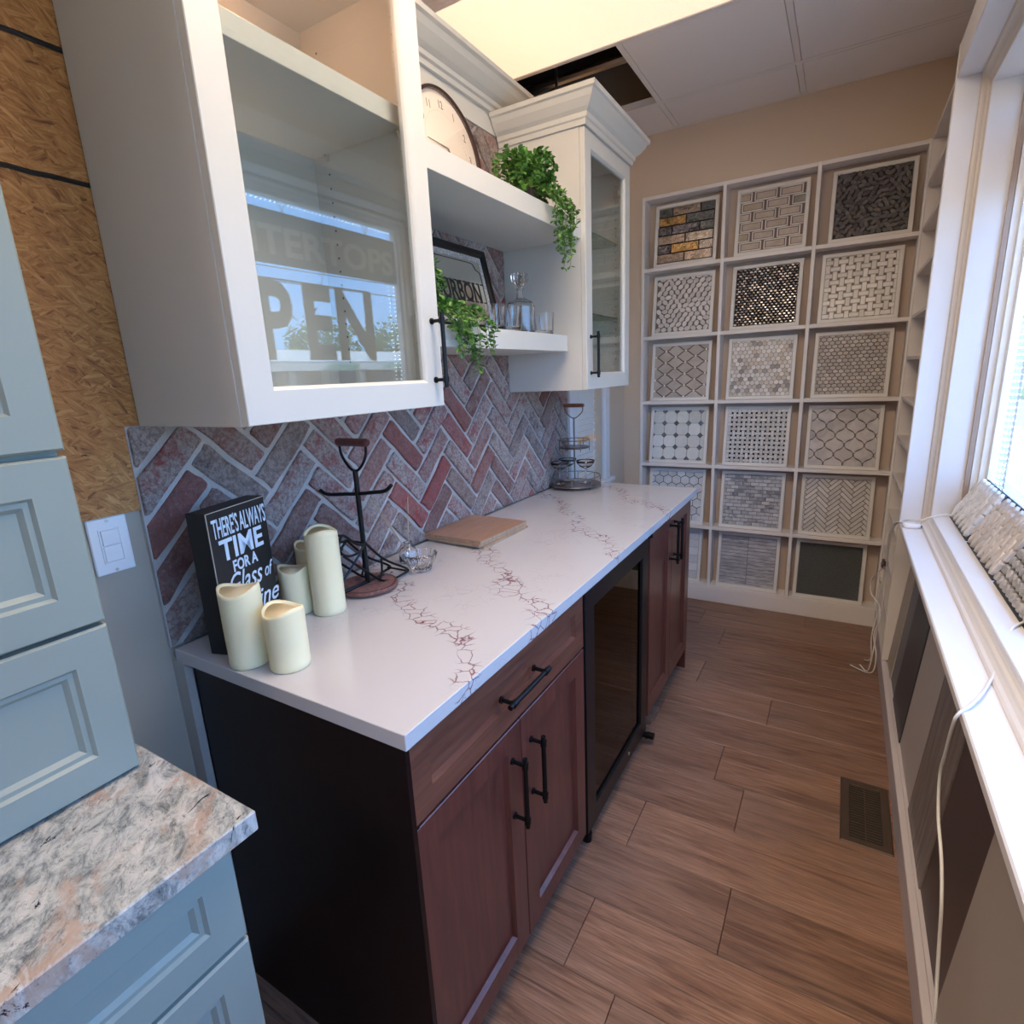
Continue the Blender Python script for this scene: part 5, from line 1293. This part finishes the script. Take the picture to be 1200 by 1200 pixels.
# parked cars
def car(x, y, rz, color, label):
    c = thing('car', label, 'car', (x, y, -.22), (0, 0, rz), 'parked cars')
    paint = flat('car_paint_'+label.split()[0], color, .25, .2, coat=.5); tyre = flat('tyre', (.02, .02, .02), .8) if 'tyre' not in MATS else MATS['tyre']
    prof = [(-2.2, .35), (-2.2, .75), (-1.95, .92), (-1.1, .98), (-.55, 1.40), (.75, 1.44), (1.45, 1.0), (2.15, .92), (2.25, .6), (2.2, .35)]
    t = bm_(); ra = [t.verts.new((a, -.86, b_)) for a, b_ in prof]; rc = [t.verts.new((a*.98, -.90, b_-.02 if b_ < 1 else b_)) for a, b_ in prof]
    lft = [t.verts.new((a, -.86 if b_ < 1.1 else -.66, b_)) for a, b_ in prof]; rgt = [t.verts.new((a, .86 if b_ < 1.1 else .66, b_)) for a, b_ in prof]
    for v_ in ra+rc: t.verts.remove(v_)
    n_ = len(prof)
    for k in range(n_): t.faces.new((lft[k], lft[(k+1) % n_], rgt[(k+1) % n_], rgt[k]))
    t.faces.new(lft[::-1]); t.faces.new(rgt); link('car_body', t, paint, c, world=False)
    t = bm_()
    for sg in (-1, 1):
        vs = [t.verts.new(p) for p in ((-.98, sg*.845, 1.0), (1.2, sg*.845, 1.0), (.68, sg*.70, 1.37), (-.5, sg*.70, 1.34))]; t.faces.new(vs)
    for x0_, z0_, x1_, z1_ in ((-1.08, 1.0, -.60, 1.37), (1.42, 1.04, .82, 1.41)):
        vs = [t.verts.new(p) for p in ((x0_-.01*(1 if x0_ < 0 else -1), -.78, z0_), (x0_-.01*(1 if x0_ < 0 else -1), .78, z0_), (x1_-.02*(1 if x0_ < 0 else -1), .64, z1_), (x1_-.02*(1 if x0_ < 0 else -1), -.64, z1_))]; t.faces.new(vs)
    link('car_windows', t, store_g, c, world=False)
    for wx in (-1.4, 1.4):
        for wy in (-.86, .86):
            t = bm_(); tube(t, [(wx, wy-.1, .32), (wx, wy+.1, .32)], .32, 18); link('wheel', t, tyre, c, world=False)
car(17.0, 20.5, R(95), (.75, .76, .78), 'white saloon car parked facing the shop row')
car(17.2, 15.2, R(88), (.06, .12, .30), 'blue car parked beside the white one')
car(15.5, 34.0, R(20), (.80, .80, .80), 'pale car farther up the lot seen through the big window')
car(17.0, 27.0, R(92), (.28, .29, .30), 'grey car parked near the shop row')
# trees behind the shops, a utility pole with wires
bark = flat('bark', (.10, .07, .05), .9); crownm, n, l, b_ = newmat('tree_crown'); g = noise(n, l, coords(n, l), 1.4, 5); l.new(ramp(n, l, g, [(.35, (.035, .085, .02)), (.65, (.12, .20, .05))]), b_.inputs['Base Color']); b_.inputs['Roughness'].default_value = .8
tree_label = ['tall', 'broad', 'low round', 'spreading', 'small', 'dense', 'leaning', 'wide low', 'high-crowned', 'bushy']
for k, (x, y, h, r_) in enumerate([(42, 27, 8.6, 3.6), (42, 37, 7.2, 4.0), (42, 47, 8.2, 3.4), (43, 58, 10, 4.2), (42, 17, 7.6, 3.5), (42, 6, 9, 4.2), (24, 69, 9, 4.2), (12, 76, 9, 4.4), (35, 72, 10, 4.4), (42, -6, 9, 4)]):
    tr = thing('tree', '%s green tree behind the shop row, number of trunks one, standing %s' % (tree_label[k], 'beyond the lot') , 'tree', (x, y, -.12), group='trees across the parking lot')
    tr['label'] = '%s green tree standing %s' % (tree_label[k], ['behind the EMBROIDERY sign', 'behind the SCREENPRINTING sign', 'behind the left part of the shop row', 'past the left end of the shop row', 'behind the shop row right of the signs', 'behind the right end of the shop row', 'beyond the parking lot to the left', 'at the far end of the walk', 'beyond the shops to the far left', 'past the right end of the shop row'][k])
    t = bm_(); tube(t, [(x, y, -.12), (x+.1, y, h*.35), (x, y+.1, h*.6)], [.28, .2, .12], 8); link('trunk', t, bark, tr)
    t = bm_(); rq = random.Random(k)
    for q in range(1500):
        a, b2 = rq.uniform(0, 6.28), rq.gauss(0, .55); rad = r_*(.55+.45*rq.random())*(1+.18*math.sin(3*a+k)+.12*math.sin(5*b2+a*2))
        p = Vector((x+rad*math.cos(a)*math.cos(b2), y+rad*math.sin(a)*math.cos(b2), h*.68+rad*.75*math.sin(b2)))
        u_ = Vector((rq.gauss(0, 1), rq.gauss(0, 1), rq.gauss(0, 1))).normalized(); v_ = u_.orthogonal().normalized(); s_ = rq.uniform(.16, .36)
        t.faces.new([t.verts.new(p+u_*s_), t.verts.new(p+v_*s_*.7), t.verts.new(p-u_*s_), t.verts.new(p-v_*s_*.7)])
    cw = link('crown', t, crownm, tr, keep=True); cw['kind'] = 'stuff'
up_ = thing('utility_pole', 'wooden utility pole beside the parking lot carrying the wires', 'pole', (23, 44, -.2))
t = bm_(); tube(t, [(23, 44, -.2), (23, 44, 10.2)], [.16, .12], 10); link('pole', t, bark, up_)
t = bm_(); box(t, 22.9, 23.1, 43, 45, 9.3, 9.5); box(t, 22.9, 23.1, 43.3, 44.7, 8.3, 8.45); link('crossarm', t, bark, up_)
for k, (zz, sag) in enumerate([(9.6, .5), (8.6, .6), (8.1, .6), (7.4, .7), (6.6, .5)]):
    t = bm_(); tube(t, [(23, 44-8*q, zz-sag*math.sin(math.pi*q/9)+.06*q) for q in range(10)], .022, 4); link('wire', t, black_mat, up_)
# shell that keeps daylight out of the rest of the shop
t = bm_(); box(t, -3.9, 1.9, -4.3, 3.2, 3.42, 3.5); struct('roof', t, darkvoid)
